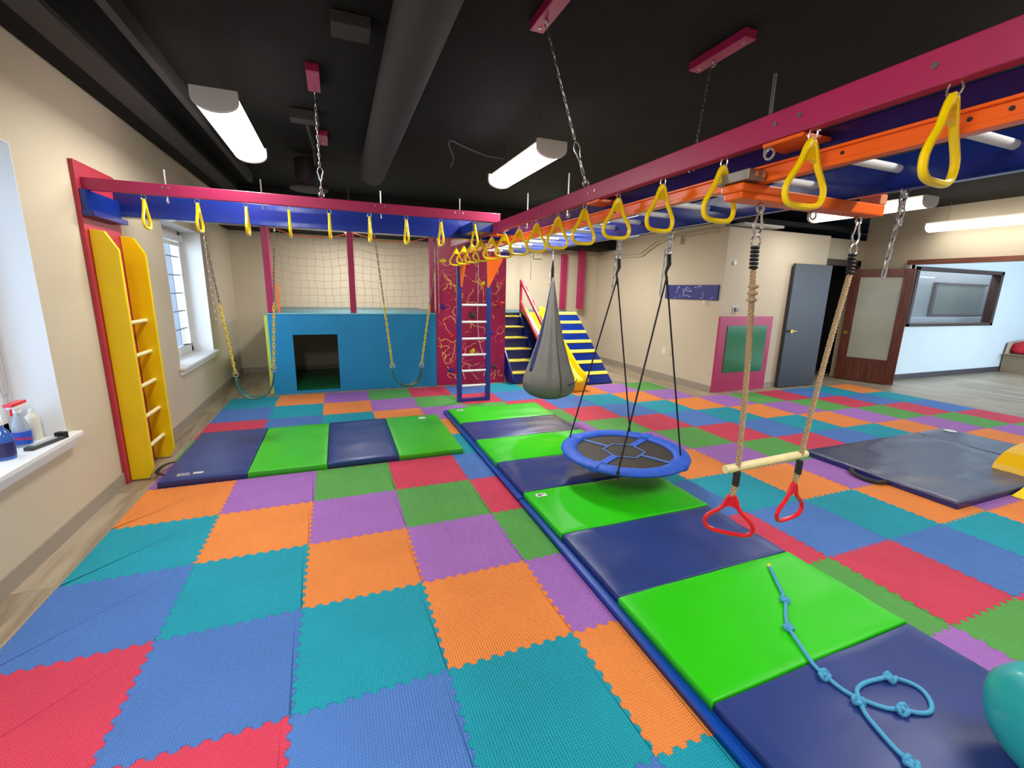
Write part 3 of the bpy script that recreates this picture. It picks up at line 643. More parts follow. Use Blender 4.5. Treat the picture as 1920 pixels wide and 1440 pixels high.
# left blue beam with its ledger
t = thing('blue_beam', (-.4, 2.66, 2.12), 'wide glossy blue beam behind the short magenta ring beam', 'beam')
B(-2.02, 1.24, 2.60, 2.74, 2.125, 2.31).build('beam', blue_m, t, bevel=.004)
B(-.96, 1.24, 2.76, 2.80, 2.16, 2.42).build('backing_plank', blue_m, t, bevel=.003)
B(-2.02, -1.985, 2.05, 2.60, 2.075, 2.24).build('end_plate', blue_m, t, bevel=.004)
B(-2.02, -1.945, 2.04, 2.60, 2.055, 2.095).build('ledger', navyp_m, t, bevel=.004)
B(.9, 1.24, 2.12, 2.6, 2.15, 2.24).build('cross_piece', blue_m, t, bevel=.004)
# monkey bars
t = thing('monkey_bars', (1.52, .9, 2.04), 'blue monkey bars with white rungs running beside the long magenta beam', 'monkey bars')
B(1.255, 1.295, -2.3, 3.86, 2.045, 2.175).build('side_rail', blue_m, t, bevel=.004)
B(1.80, 1.84, -2.3, 3.86, 2.035, 2.175).build('side_rail', blue_m, t, bevel=.004)
y = -1.95
while y < 3.8:
    MB().tube([(1.29, y, 2.12), (1.802, y, 2.12)], .0165, 12).build('rung', alu_m, t, smooth=True); y += .335
for (y, s_) in ((-.95, .085), (.29, .08), (2.2, .08)):
    MB().prism([(1.152, y - s_), (1.36, y + s_ * .3), (1.26, y + s_), (1.152, y + s_)], 'z', 2.176, 2.19).prism([(1.112, y - s_), (1.25, y - s_), (1.25, y + s_), (1.112, y + s_ * .8)], 'z', 2.126, 2.138).build('gusset', org_m, t)['label'] = 'orange plywood gusset'
t = thing('orange_rail', (1.235, .9, 2.03), 'orange channel rail fixed along the inner side of the monkey bars', 'rail')
MB().prism([(1.212, 2.035), (1.252, 2.035), (1.252, 2.098), (1.212, 2.098), (1.212, 2.088), (1.222, 2.088), (1.222, 2.052), (1.212, 2.052)], 'y', -2.3, 3.7).build('channel', org_m, t, bevel=.002)
mb = MB()
for y in (-1.5, -1.42, -1.1, -.55, .2, 1.0, 1.9): mb.lathe([(.006, 0), (.006, .003)], (1.219, y, 2.07), 8, axis='x')
mb.build('bolt_hole', blk_m, t)['kind'] = 'stuff'
# orange trapeze arm
t = thing('trapeze_beam', (1.6, -.75, 1.975), 'orange wooden cross beam clamped under the monkey bars, carrying the trapeze', 'beam')
B(1.14, 2.03, -.79, -.70, 1.975, 2.025).build('arm', org_m, t, bevel=.006)
MB().box(1.13, 1.38, -.80, -.69, 2.0, 2.034).build('block', org_m, t, bevel=.008)
B(1.985, 2.035, -.79, -.70, 2.025, 2.07).build('end_stop', mat('worn_orange_wood', (214, 130, 90), .6), t, bevel=.004)
B(1.12, 1.21, -.83, -.67, 2.036, 2.075).build('clamp_plate', grey_steel, t, bevel=.003)
for x, y in ((1.15, -.832), (1.19, -.832)): MB().lathe([(.011, 0), (.011, .008)], (x, y - .006, 2.055), 8, axis='y').build('bolt', steel_m, t)
for x in (1.30, 1.62, 1.93): torus_mb((x, -.745, 1.955), .018, .0045, 'y').build('eye_bolt', steel_m, t, smooth=True)
# end ladder
t = thing('end_ladder', (1.42, 3.82, 0), 'blue ladder with white rungs at the far end of the monkey bars', 'ladder')
for x in (1.205, 1.63): MB().prism([(3.78, .001), (3.86, .001), (3.86, 1.98), (3.78, 1.86)], 'x', x - .03, x + .03).build('side_rail', navyp_m, t, bevel=.004)
for z in (.23, .45, .68, .91, 1.145, 1.38): MB().tube([(1.23, 3.82, z), (1.605, 3.82, z)], .0165, 10).build('rung', alu_m, t, smooth=True)
B(1.235, 1.6, 3.79, 3.85, .001, .045).build('bottom_rail', navyp_m, t, bevel=.004)
MB().prism([(1.22, 1.62), (1.24, 1.62), (1.31, 2.04), (1.19, 2.04)], 'y', 3.775, 3.79).build('bracket', org_m, t)['label'] = 'orange tapered bracket'
MB().prism([(1.60, 1.62), (1.62, 1.62), (1.84, 2.04), (1.585, 2.04)], 'y', 3.775, 3.79).build('bracket', org_m, t)['label'] = 'orange tapered bracket'
# wall ladder
t = thing('wall_ladder', (-2.0, 2.35, FZ), 'yellow plank wall ladder on a tall red board at the left wall', 'ladder')
MB().prism([(2.04, FZ), (2.66, FZ), (2.66, 2.43), (2.04, 2.43)], 'x', XL + .001, XL + .03).build('backing_board', rose_m, t, bevel=.003)
for y in (2.09, 2.60):
    MB().prism([(-2.018, .0), (-1.90, .0), (-1.862, .07), (-1.862, 1.83), (-1.93, 1.96), (-2.018, 1.97)], 'y', y, y + .036).build('side_plank', yel_m, t, bevel=.004)
for z in (.22, .48, .74, 1.0, 1.27): MB().tube([(-1.93, 2.125, z), (-1.93, 2.602, z)], .017, 12).build('rung', pine_m, t, smooth=True)
# ceiling anchors with their chains
def anchor(label, x, y0, y1, p1):
    t = thing('ceiling_anchor', (x, (y0 + y1) / 2, 3.10), label, 'anchor block', 'magenta ceiling anchor blocks')
    B(x - .045, x + .045, y0, y1, 3.095, 3.149).build('block', mag_m, t, bevel=.004)
    ey = y0 + (y1 - y0) * .4 if p1 is None else p1[1]
    torus_mb((x, ey, 3.075), .018, .0045, 'x').build('eye_bolt', steel_m, t, smooth=True)
    MB().lathe([(.008, 0), (.008, .004)], (x, y0 + .05, 3.091), 8).lathe([(.008, 0), (.008, .004)], (x, y1 - .05, 3.091), 8).build('screw', steel_m, t)
def sus_chain(label, a, b):
    t = thing('support_chain', a, label, 'chain', 'chains holding up the beams')
    m1 = lerp(a, b, .06); m2 = lerp(a, b, .70); m3 = lerp(a, b, .86)
    MB().tube([a, m1], .004, 6).build('shank', steel_m, t)
    chain_mb([m1, m2]).build('chain', steel_m, t, smooth=True)
    d = Vector(b) - Vector(a); d.normalize(); u = Vector((1, 0, 0)) - d * d.x; u.normalize()
    lp = [Vector(lerp(m2, m3, .5)) + d * (.055 * math.cos(q)) + u * (.017 * math.sin(q) * (1.3 if math.cos(q) < 0 else .8)) for q in [2 * PI * k / 14 for k in range(14)]]
    MB().tube(lp, .0042, 6, closed=True).build('carabiner', steel_m, t, smooth=True)
    chain_mb([lerp(a, b, .84), b], pitch=.05, wid=.024, wire=.004).build('long_link', steel_m, t, smooth=True)
    torus_mb((b[0], b[1], b[2]), .02, .005, 'y').build('eye_bolt', steel_m, t, smooth=True)
anchor('small magenta anchor block on the ceiling above the short ring beam', -.43, 1.64, 2.02, (0, 1.97)); sus_chain('steel chain from the ceiling to the short magenta beam near the left light', (-.43, 1.96, 3.06), (-.43, 2.16, 2.36))
anchor('magenta anchor block on the ceiling right of the air duct', .83, .10, .56, (0, .42)); sus_chain('steel chain from the ceiling to the long magenta beam right of the duct', (.84, .43, 3.06), (1.12, .39, 2.26))
anchor('magenta anchor block on the ceiling furthest right, above the monkey bars', 2.02, .10, .56, (0, .38)); sus_chain('steel chain from the ceiling down behind the long magenta beam', (2.0, .38, 3.06), (1.82, .29, 2.2))
anchor('tiny far magenta anchor block on the ceiling behind the left chain', -.40, 3.12, 3.46, None)

# ---------------------------------------------------------------- swings
def twisted(mb, a, b, r=.0085, pitch=.05, n=3, bow=0.0):
    a, b = Vector(a), Vector(b); L = (b - a).length; d = (b - a) / L; u = Vector((0, 1, 0)); u = (u - d * u.dot(d)).normalized(); q = d.cross(u); st = int(L / pitch * 10)
    for s_ in range(n):
        pts = []
        for k in range(st + 1):
            th = 2 * PI * (k / 10 + s_ / n); pts.append(a + d * (L * k / st) + q * bow * math.sin(PI * k / st) + u * (r * .62 * math.cos(th)) + q * (r * .62 * math.sin(th)))
        mb.tube(pts, r * .62, 5)
    return mb
t = thing('trapeze_swing', (1.61, -.73, .8), 'wooden trapeze bar on tan ropes with two red rings below', 'trapeze')
for (xt, xb, bow) in ((1.30, 1.395, .01), (1.93, 1.83, -.012)):
    y = -.745
    mb = MB()
    lp = [(xt + .02 * math.sin(q) * (1.3 if math.cos(q) < 0 else .8), y, 1.90 + .05 * math.cos(q)) for q in [2 * PI * k / 14 for k in range(14)]]
    mb.tube(lp, .005, 6, closed=True); torus_mb((xt, y, 1.825), .025, .004, 'y', mb=mb); mb.build('carabiner', steel_m, t, smooth=True)
    mb = MB()
    for k in range(6): torus_mb((xt + .001 * k, y, 1.80 - k * .016), .012, .0075, 'z', 10, 6, mb=mb)
    mb.build('rope_whipping', blk_m, t, smooth=True)
    twisted(MB(), (xt + .006, y, 1.71), (xb, -.73, .79), r=.0108, pitch=.045, bow=bow).build('rope', rope_m, t, smooth=True)
    if xt < 1.5:
        mb = MB()
        for k in range(3): torus_mb((xt + .02, y, 1.64 - k * .028), .015, .009, 'z', 10, 6, mb=mb, sq=.8)
        mb.build('rope_knot', rope_m, t, smooth=True)
    mb = MB()
    for k in range(6): torus_mb((xb, -.73, .765 - k * .012), .011, .0075, 'z', 10, 6, mb=mb)
    mb.build('rope_whipping', blk_m, t, smooth=True)
    twisted(MB(), (xb - .008, -.73, .70), (xb - .012, -.73, .645), r=.011).build('rope', rope_m, t, smooth=True)
    twisted(MB(), (xb + .012, -.73, .70), (xb - .008, -.73, .645), r=.008).build('rope', rope_m, t, smooth=True)
MB().tube([(1.325, -.72, .785), (1.333, -.72, .785), (1.6, -.72, .792), (1.872, -.72, .8), (1.882, -.72, .8)], [.018, .021, .021, .021, .018], 16).build('bar', pine_m, t, smooth=True)
def red_ring(x, rot):
    o = ring_proto(redp_m, W=.235, H=.205, loc=(0, 0, .0), hook=False, name='tmp_ring'); ch = o.children[0]
    ch.parent = t; ch.location = (x - ORG[t.name][0], -.73 - ORG[t.name][1], .685 - ORG[t.name][2]); ch.rotation_euler = (0, 0, rot); ch.name = 'ring'; ch['label'] = 'red triangle grip ring'; ORG[ch.name] = ORG[t.name]
    bpy.data.objects.remove(o)
red_ring(1.385, -.8); red_ring(1.815, .1)
# disc swing
t = thing('disc_swing', (1.80, .70, .30), 'round blue saucer swing with black mesh centre on black ropes', 'swing')
pts = [(1.80 + .455 * math.cos(2 * PI * k / 48), .70 + .455 * math.sin(2 * PI * k / 48), .31) for k in range(48)]
rm = MB()
vs = []; n = 72; m = 14
for k in range(n):
    a = 2 * PI * k / n; cr = 1 + .07 * math.sin(k * 2.7) + .05 * math.sin(k * 4.9)
    for q in range(m):
        b = 2 * PI * q / m; rr = .455 + .068 * math.cos(b); zz = .31 + .026 * cr * math.sin(b)
        vs.append((1.80 + rr * math.cos(a), .70 + rr * math.sin(a), zz))
fs = [(k * m + q, ((k + 1) % n) * m + q, ((k + 1) % n) * m + (q + 1) % m, k * m + (q + 1) % m) for k in range(n) for q in range(m)]
rm.add(vs, fs).build('rim_sleeve', bfab, t, smooth='all')
MB().lathe([(.001, .302), (.40, .302), (.40, .308), (.001, .308)], (1.80, .70, 0), 40).build('mesh_seat', mesh_m, t)
hx = [(1.80 + .17 * math.cos(PI / 6 + PI / 3 * k), .70 + .17 * math.sin(PI / 6 + PI / 3 * k), .312) for k in range(6)]
MB().tube(hx, .011, 6, closed=True, flat=.35, up=(0, 0, 1)).build('webbing_ring', web_m, t)
for k in range(4):
    a = .50 + PI / 2 * k; c, s_ = math.cos(a), math.sin(a)
    MB().obox((1.80 + .29 * c, .70 + .29 * s_, .312), (.27, .035 if k % 2 else .06, .006), Matrix.Rotation(a, 3, 'Z')).build('webbing_strap', web_m if k % 2 else bfab, t)
    MB().obox((1.80 + .455 * c, .70 + .455 * s_, .31), (.142, .085, .056), Matrix.Rotation(a, 3, 'Z')).build('rim_patch', bfab, t, bevel=.02)
h1 = (1.82, 1.0, 1.86); h2 = (1.82, .40, 1.86)
for h, ends in ((h1, ((1.50, 1.09, .33), (2.12, 1.06, .33))), (h2, ((1.47, .31, .33), (2.14, .42, .33)))):
    ch = MB(); torus_mb((h[0], h[1], 2.015), .02, .005, 'x', mb=ch); chain_mb([(h[0], h[1] - .012, 2.0), (h[0], h[1] - .012, 1.88)], mb=ch); chain_mb([(h[0], h[1] + .012, 2.0), (h[0], h[1] + .012, 1.88)], mb=ch); torus_mb((h[0], h[1], 1.87), .022, .004, 'y', mb=ch)
    ch.build('chain', steel_m, t, smooth=True)
    chain_mb([(h[0] - .03, h[1], 1.90), (h[0] - .045, h[1], 1.58)]).build('chain_tail', steel_m, t, smooth=True)
    MB().tube([(h[0], h[1], 1.87), (h[0] + .008, h[1], 1.8), (h[0] - .012, h[1], 1.75), (h[0] + .004, h[1], 1.66)], [.02, .022, .013, .006], 8, flat=.5).build('strap', blk_m, t, smooth=True)
    for e in ends:
        MB().tube([(h[0], h[1], 1.72), lerp((h[0], h[1], 1.72), e, .5), e], .0065, 8).build('rope', blk_m, t, smooth=True)
        c = Vector((e[0] - 1.8, e[1] - .7, 0)); c.normalize()
        MB().tube([e, (e[0], e[1], e[2] - .05)], .013, 8).build('rope_loop', blk_m, t, smooth=True)
# pod swing
t = thing('pod_swing', (1.84, 2.23, .4), 'grey fabric hanging pod swing in front of the slide', 'swing')
ch = chain_mb([(1.83, 2.23, 2.03), (1.83, 2.23, 1.90)], pitch=.03); torus_mb((1.83, 2.23, 2.03), .016, .004, 'y', mb=ch)
ch.build('chain', steel_m, t, smooth=True)
mb = MB()
for dx in (-.012, 0, .012): mb.tube([(1.83, 2.23, 1.92), (1.83 + dx, 2.23, 1.82), (1.835 + dx * .6, 2.23, 1.62)], .006, 6)
mb.build('hanging_strap', blk_m, t, smooth=True)
chain_mb([(1.80, 2.23, 1.78), (1.80, 2.23, 1.66)], pitch=.03).build('chain_tail', steel_m, t, smooth=True)
def podr(z):
    P = [(1.74, .012), (1.66, .022), (1.4, .065), (1.05, .145), (.8, .225), (.64, .288), (.56, .30), (.50, .285), (.45, .235), (.415, .15), (.40, .0)]
    for (za, ra), (zb, rb) in zip(P[:-1], P[1:]):
        if z <= za and z >= zb: return ra + (rb - ra) * (za - z) / (za - zb)
    return 0
prof = []; z = 1.74
zs = [1.74 - k * .06 for k in range(18)] + [.64, .60, .56, .53, .50, .475, .45, .43, .415, .405, .4001]
prof = [(max(podr(z), .0005), z) for z in zs]
def podf(a, z): return 1 + (.05 * math.sin(5 * a + 2 * z) + .035 * math.sin(11 * a + 1 - z)) * min(1, max(0, (z - .45) * 3)) + .012 * math.sin(17 * a)
MB().lathe(prof, (1.84, 2.23, 0), 64, fn=podf).build('fabric_pod', gfab, t, smooth='all')
def pod_strip(a0, a1, z0, z1, off, w=None):
    vs = []; nz = 24; na = 4
    for i in range(nz + 1):
        z = z0 + (z1 - z0) * i / nz
        for k in range(na + 1):
            f = k / na; aw = (a1 - a0) * (w(i / nz) if w else 1); a = (a0 + a1) / 2 + aw * (f - .5)
            r = podr(z) * podf(a, z) + off; vs.append((1.84 + r * math.cos(a), 2.23 + r * math.sin(a), z))
    fs = [(i * (na + 1) + k, (i + 1) * (na + 1) + k, (i + 1) * (na + 1) + k + 1, i * (na + 1) + k + 1) for i in range(nz) for k in range(na)]
    return MB().add(vs, fs)
pod_strip(-3.3, -2.85, 1.66, .72, .004, w=lambda f: .3 + .9 * math.sin(PI * f) ** .7).build('blue_lining', bfab2, t, smooth='all', solid=.003)
pod_strip(-1.60, -1.54, 1.6, .44, .003).build('seam', mat('dark_seam', (62, 62, 62), .8), t, solid=.003)
MB().tube([(1.84 + (podr(.6) + .006) * 1.03 * math.cos(a), 2.23 + (podr(.6) + .006) * 1.03 * math.sin(a), .60 + .025 * (a + 1.3)) for a in [-1.3 + .09 * k for k in range(11)]], .006, 6).build('zip', blk_m, t)
# belt swings
def belt_swing(label, a, b, ea, eb, zbot, y=2.66):
    t = thing('belt_swing', ((ea[0] + eb[0]) / 2, y, zbot), label, 'swing', 'belt swings')
    for top, e in ((a, ea), (b, eb)):
        mid = lerp(top, e, .52)
        torus_mb(top, .02, .005, 'x').build('eye_bolt', steel_m, t, smooth=True)
        chain_mb([top, mid], pitch=.036).build('chain', mat('dull_steel', (128, 122, 112), .4, metal=.9), t, smooth=True)
        chain_mb([mid, e], pitch=.036, wire=.006, wid=.028).build('coated_chain', mat('yellow_chain_coating', (206, 186, 70), .5), t, smooth=True)
        torus_mb((e[0], e[1], e[2] - .01), .024, .006, 'y').build('ring', steel_m, t, smooth=True)
    n = 20; vs = []
    for k in range(n + 1):
        f = k / n; x = ea[0] + (eb[0] - ea[0]) * (f + .10 * math.sin(2 * PI * f) * -1); z = ea[2] + (eb[2] - ea[2]) * f - .03 - (min(ea[2], eb[2]) - .03 - zbot) * (1 - abs(2 * f - 1) ** 2.2)
        hw = .03 + .045 * math.sin(PI * f) ** .5
        vs += [(x, y - hw, z), (x, y, z - .004), (x, y + hw, z)]
    fs = [(k * 3 + q, (k + 1) * 3 + q, (k + 1) * 3 + q + 1, k * 3 + q + 1) for k in range(n) for q in range(2)]
    MB().add(vs, fs).build('belt_seat', dgreen, t, smooth='all', solid=.008)
    return t
s1 = belt_swing('dark green belt swing nearest the left wall, in front of the bare floor', (-1.44, 2.66, 2.11), (-.87, 2.66, 2.11), (-1.31, 2.66, .755), (-.98, 2.66, .79), .49)
chain_mb([(-1.43, 2.64, 2.0), (-1.41, 2.64, 1.24)], pitch=.036).build('chain_tail', steel_m, s1, smooth=True)
s2 = belt_swing('dark green belt swing in front of the cyan play box', (.03, 2.66, 2.11), (.68, 2.66, 2.11), (.16, 2.66, .775), (.475, 2.66, .77), .54)

# ---------------------------------------------------------------- play box, net, posts
t = thing('play_box', (-.08, 6.0, 0), 'cyan play box with a low doorway against the back wall', 'play house')
fy0, fy1 = 5.05, 5.09
MB().box(-1.31, -1.0, fy0, fy1, FZ, 1.175).box(-.385, 1.14, fy0, fy1, FZ, 1.175).box(-1.0, -.385, fy0, fy1, .875, 1.175).box(-1.0, -.385, fy0, fy1, FZ, .02).build('front_panel', cyan_m, t, bevel=.003)
B(-1.31, -1.27, fy1, 6.95, FZ, 1.175).build('side_panel', cyan_m, t)
B(1.10, 1.14, fy1, 6.95, FZ, 1.175).build('side_panel', cyan_m, t)
B(-1.31, 1.14, 5.09, 6.98, 1.175, 1.195).build('deck', mat('worn_teal_deck', (70, 116, 124), .5), t, bevel=.003)
B(-1.31, 1.14, 5.035, 5.09, 1.175, 1.195).build('edge_trim', mat('pale_cyan_edge', (110, 190, 212), .45), t, bevel=.003)
B(-1.36, -1.315, 5.10, 5.75, FZ, 1.16).build('side_pad', mat('lime_pad', (206, 214, 90), .5), t, bevel=.004)
B(-1.26, 1.09, 5.1, 6.95, FZ, .02).build('floor_pad', greenf, t)
tag(MB().box(-1.02, -.95, 6.97, 6.99, .36, .46).build('wall_outlet', mat('outlet_ivory', (170, 168, 158), .5), None), 'outlet on the back wall seen inside the play box doorway', 'outlet')
def post(x0, x1, y0, y1, z0, z1, label, m=mag_m):
    tag(B(x0, x1, y0, y1, z0, z1).build('post', m, None, bevel=.004), label, 'post', 'magenta posts')
post(-1.30, -1.215, 5.06, 5.15, 1.2, 2.75, 'thick magenta post on the left front corner of the cyan box')
post(-1.30, -1.25, 5.17, 5.62, 1.2, 2.75, 'wide magenta plank on the left side of the cyan box')
post(-.175, -.09, 5.06, 5.14, 1.2, 2.75, 'magenta post on the middle of the cyan box front edge')
post(1.06, 1.13, 5.10, 5.19, 1.2, 2.75, 'magenta post beside the climbing wall, on the cyan box')
post(4.38, 4.50, 6.88, 6.97, 1.2, 2.4, 'dark magenta post at the back wall, left of the pair over the ramp')
post(4.78, 4.92, 6.80, 6.9, 1.2, 2.5, 'bright magenta post at the back wall, right of the pair over the ramp')
t = thing('safety_net', (-.08, 5.16, 1.2), 'peach string safety net with orange top rope above the cyan box', 'net')
mb = MB(); nx, nz = 20, 10
def npt(i, k):
    u = i / nx; v = k / nz; x = -1.2 + 2.26 * u; hs = min(u, .985); s_ = .10 * (1 - (2 * abs((u * 2) % 1 - .5)) ** 2) * 1.0
    z = 1.24 + (1.15 - s_) * v; return (x + .012 * math.sin(k * 1.3 + i), 5.20 + .03 * math.sin(PI * u) * math.sin(3 * v + u * 5), z + .006 * math.sin(i * 1.7))
for i in range(nx + 1): mb.tube([npt(i, k) for k in range(nz + 1)], .0031, 4)
for k in range(nz + 1): mb.tube([npt(i, k) for i in range(nx + 1)], .0031, 4)
mb.build('netting', net_m, t)['kind'] = 'stuff'
MB().tube([npt(i, nz) for i in range(nx + 1)], .007, 6).build('top_rope', neto_m, t)['label'] = 'orange top rope'
MB().tube(smoothpts([(-1.16, 5.05, 1.62), (-1.14, 5.05, 1.4), (-1.15, 5.05, 1.2)]), .03, 8, flat=.5).build('orange_flag', neto_m, t)

# climbing wall
t = thing('climbing_wall', (1.75, 5.05, 0), 'tall magenta climbing wall with paint splatter and coloured holds', 'climbing wall')
B(1.14, 2.345, 5.03, 5.07, FZ, 2.44).build('board', magw_m, t, bevel=.003)
rng = random.Random(21)
def splat(m, n, seed, yy, r0):
    rg = random.Random(seed); mb = MB()
    for s_ in range(n):
        x, z = rg.uniform(1.18, 2.3), rg.uniform(.08, 2.38); a = rg.uniform(0, 2 * PI); pts = []
        L_ = rg.randint(6, 22)
        for k in range(L_):
            if not (1.155 < x < 2.33 and .03 < z < 2.42): break
            pts.append((x, yy, z)); a += rg.uniform(-.75, .75); st = rg.uniform(.012, .032); x += st * math.cos(a); z += st * math.sin(a)
        if len(pts) > 2: mb.tube(pts, [r0 * rg.uniform(.45, 1.5) for _ in pts], 5, flat=1, up=(0, 0, 1))
        for q in range(3):
            px, pz = x + rg.uniform(-.06, .06), z + rg.uniform(-.06, .06)
            if 1.16 < px < 2.32 and .03 < pz < 2.4: mb.lathe([(.004 * rg.uniform(.6, 1.6), -.0012), (.004, .0012)], (px, yy, pz), 6, axis='y')
    # squash against the board so that it reads as dried paint
    mb.v = [(a, yy + (b - yy) * .25, c) for a, b, c in mb.v]
    return mb.build('paint_splatter', m, t)
for m, n, sd_, r0 in ((pcol, 40, 5, .0066), (pcol2, 20, 9, .0058), (pcol3, 26, 14, .006)): splat(m, n, sd_, 5.029, r0)['kind'] = 'stuff'
hold_c = {'blue': mat('blue_hold', (40, 50, 140), .5), 'yellow': mat('yellow_hold', (240, 214, 20), .45), 'red': mat('red_hold', (214, 34, 46), .5), 'green': mat('dark_green_hold', (52, 66, 58), .6)}
for k, (x, z, c, s_) in enumerate(((1.25, 1.30, 'blue', .055), (1.26, 2.03, 'yellow', .055), (1.93, 1.69, 'yellow', .045), (1.74, 1.16, 'green', .065), (1.39, .82, 'red', .055), (2.24, 1.36, 'red', .06), (1.75, .55, 'yellow', .06), (1.38, .24, 'blue', .055), (2.14, .27, 'green', .05), (2.09, .87, 'blue', .05), (1.66, 1.98, 'red', .05))):
    rg = random.Random(k + 50); pts = []
    prof = [(s_, 0), (s_ * .98, .012), (s_ * .75, .035), (s_ * .35, .05), (s_ * .12, .045), (.001, .04)]
    ph = rg.uniform(0, 6)
    mb = MB().lathe([(r, -zz) for r, zz in prof], (x, 5.03, z), 12, fn=lambda a, q: 1 + .22 * math.sin(2 * a + ph) + .1 * math.sin(3 * a + ph * 2), axis='y')
    mb.v = [(x + (a - x) * .8, 5.03 + (b - 5.03) * .8, z + (c_ - z) * .8) for a, b, c_ in mb.v]; mb.build('climbing_hold', hold_c[c], t, smooth='all')['label'] = c.replace('green', 'dark green') + ' climbing hold'
tag(MB().tube(smoothpts([(1.83, 4.97, 2.43), (1.83, 4.97, 1.6), (1.82, 4.96, 1.1), (1.86, 4.96, .7), (1.95, 4.97, .45), (2.0, 4.98, .3), (1.93, 4.96, .12)], 5), .006, 6).build('climbing_rope', mat('pale_pink_rope', (214, 190, 204), .7), None, smooth=True), 'thin pale pink rope hanging down the climbing wall behind the ladder', 'rope')
tag(chain_mb([(1.16, 4.96, 2.36), (1.17, 4.96, 1.2)], pitch=.04, wire=.003).build('hanging_chain', mat('pink_coated_chain', (210, 150, 150), .5), None, smooth=True), 'slim chain hanging down the left edge of the climbing wall', 'chain')
tag(chain_mb([(3.40, 6.40, 2.56), (3.40, 6.40, 1.8)], pitch=.045, wire=.004).build('hanging_chain', steel_m, None, smooth=True), 'steel chain hanging in front of the back wall above the stairs', 'chain')

# platform, stairs, slide, ramp
t = thing('slide_platform', (3.2, 6.4, 0), 'raised platform behind the stairs, slide and ramp', 'platform')
B(1.16, 4.17, 5.86, 6.95, FZ, 1.15).build('platform_body', navyp_m, t)
B(1.16, 4.17, 5.84, 6.96, 1.15, 1.17).build('deck', mat('worn_teal_deck', (70, 116, 124), .5), t)
t = thing('stairs', (2.65, 5.2, 0), 'navy steps with pale yellow treads beside the climbing wall', 'stairs')
st = []
for k in range(6):
    y = 4.79 + .185 * k; z = .185 * (k + 1)
    B(2.40, 2.90, y - .03, y + .19, z - .018, z + .004).build('tread', paley_m, t, bevel=.003)
    B(2.42, 2.885, y, y + .02, z - .185 + .005, z - .018).build('riser', navyp_m, t)
for x in (2.38, 2.90):
    MB().prism([(4.74, FZ), (5.0, FZ), (5.86, .8), (5.86, 1.15), (5.74, 1.15), (4.70, .10)], 'x', x, x + .025).build('stringer', blue_m, t, bevel=.002)
t = thing('slide', (3.2, 4.9, 0), 'yellow plastic slide between the stairs and the ramp', 'slide')
pr = [(5.86, 1.17), (5.6, 1.12), (5.2, .86), (4.8, .58), (4.45, .35), (4.2, .2), (4.05, .16), (3.93, .15)]
vs = []
for (y, z) in pr:
    for (x, dz) in ((2.97, -.02), (2.965, .12), (3.0, .125), (3.02, .02), (3.1, 0), (3.28, 0), (3.36, .02), (3.38, .125), (3.415, .12), (3.41, -.02)): vs.append((x, y, z + (dz if y > 3.95 else dz * .3)))
q = 10; fs = [(i * q + k, i * q + k + 1, (i + 1) * q + k + 1, (i + 1) * q + k) for i in range(len(pr) - 1) for k in range(q - 1)]
MB().add(vs, fs).build('chute', yelp_m, t, smooth=True, solid=.008)
MB().box(3.0, 3.38, 3.92, 4.2, FZ + .012, .15).build('slide_foot', mat('amber_plastic', (240, 170, 10), .35), t, bevel=.02)
t = thing('handrails', (2.95, 5.3, 0), 'pair of sloping rose red handrails beside the slide', 'handrail')
for (a, b) in (((2.935, 5.80, 1.78), (2.935, 4.66, .93)), ((2.935, 5.80, 1.40), (2.935, 4.66, .55))):
    MB().tube([a, lerp(a, b, .02), lerp(a, b, .98), b], [.02, .03, .03, .02], 8).build('rail', rose_m, t, smooth=True)
for (y, z0, z1) in ((5.78, 1.17, 1.77), (4.72, .0, .98)):
    MB().box(2.915, 2.955, y - .025, y + .025, z0, z1).build('rail_post', rose_m, t, bevel=.003)
for f in (.1, .38, .7):
    a = Vector(lerp((2.95, 5.8, 1.78), (2.95, 4.66, .93), f))
    MB().tube(smoothpts([a, a + Vector((.06, .0, -.05)), a + Vector((.07, -.06, -.12)), a + Vector((.02, -.12, -.12))], 4), .01, 6).build('grip_loop', rose_m, t, smooth=True)
t = thing('climbing_ramp', (3.8, 5.1, 0), 'blue climbing ramp with pale yellow cleats right of the slide', 'ramp')
MB().prism([(4.36, FZ + .012), (5.86, FZ + .012), (5.86, 1.17), (5.80, 1.17), (4.36, .02)], 'x', 3.45, 4.17).build('ramp_body', blue_m, t, bevel=.003)
dr = Vector((0, 1.44, 1.15)).normalized(); MR = Matrix.Rotation(math.atan2(1.15, 1.44), 3, 'X')
for (y, z) in ((4.53, .15), (4.74, .32), (4.95, .49), (5.15, .65), (5.36, .81), (5.57, .98), (5.77, 1.14)):
    MB().obox((3.81, y, z + .012), (.71, .075, .02), MR).build('cleat', paley_m, t, bevel=.002)

# ---------------------------------------------------------------- things on the right walls
t = thing('marble_board', (5.385, 3.97, 1.5), 'blue splatter-painted board high on the right wall', 'board')
B(5.37, 5.399, 3.36, 4.60, 1.505, 1.75).build('board', navyp_m, t, bevel=.002)
rg = random.Random(4); mb = MB()
for s_ in range(16):
    y, z = rg.uniform(3.4, 4.55), rg.uniform(1.52, 1.73); a = rg.uniform(0, 6.28); pts = []
    for k in range(rg.randint(3, 10)):
        if not (3.38 < y < 4.58 and 1.515 < z < 1.74): break
        pts.append((5.369, y, z)); a += rg.uniform(-.6, .6); y += .02 * math.cos(a); z += .02 * math.sin(a)
    if len(pts) > 2: mb.tube(pts, [.003 * rg.uniform(.4, 1.6) for _ in pts], 5)
mb.v = [(5.369 + (a - 5.369) * .3, b, c) for a, b, c in mb.v]
mb.build('paint_splatter', white_m, t)['kind'] = 'stuff'
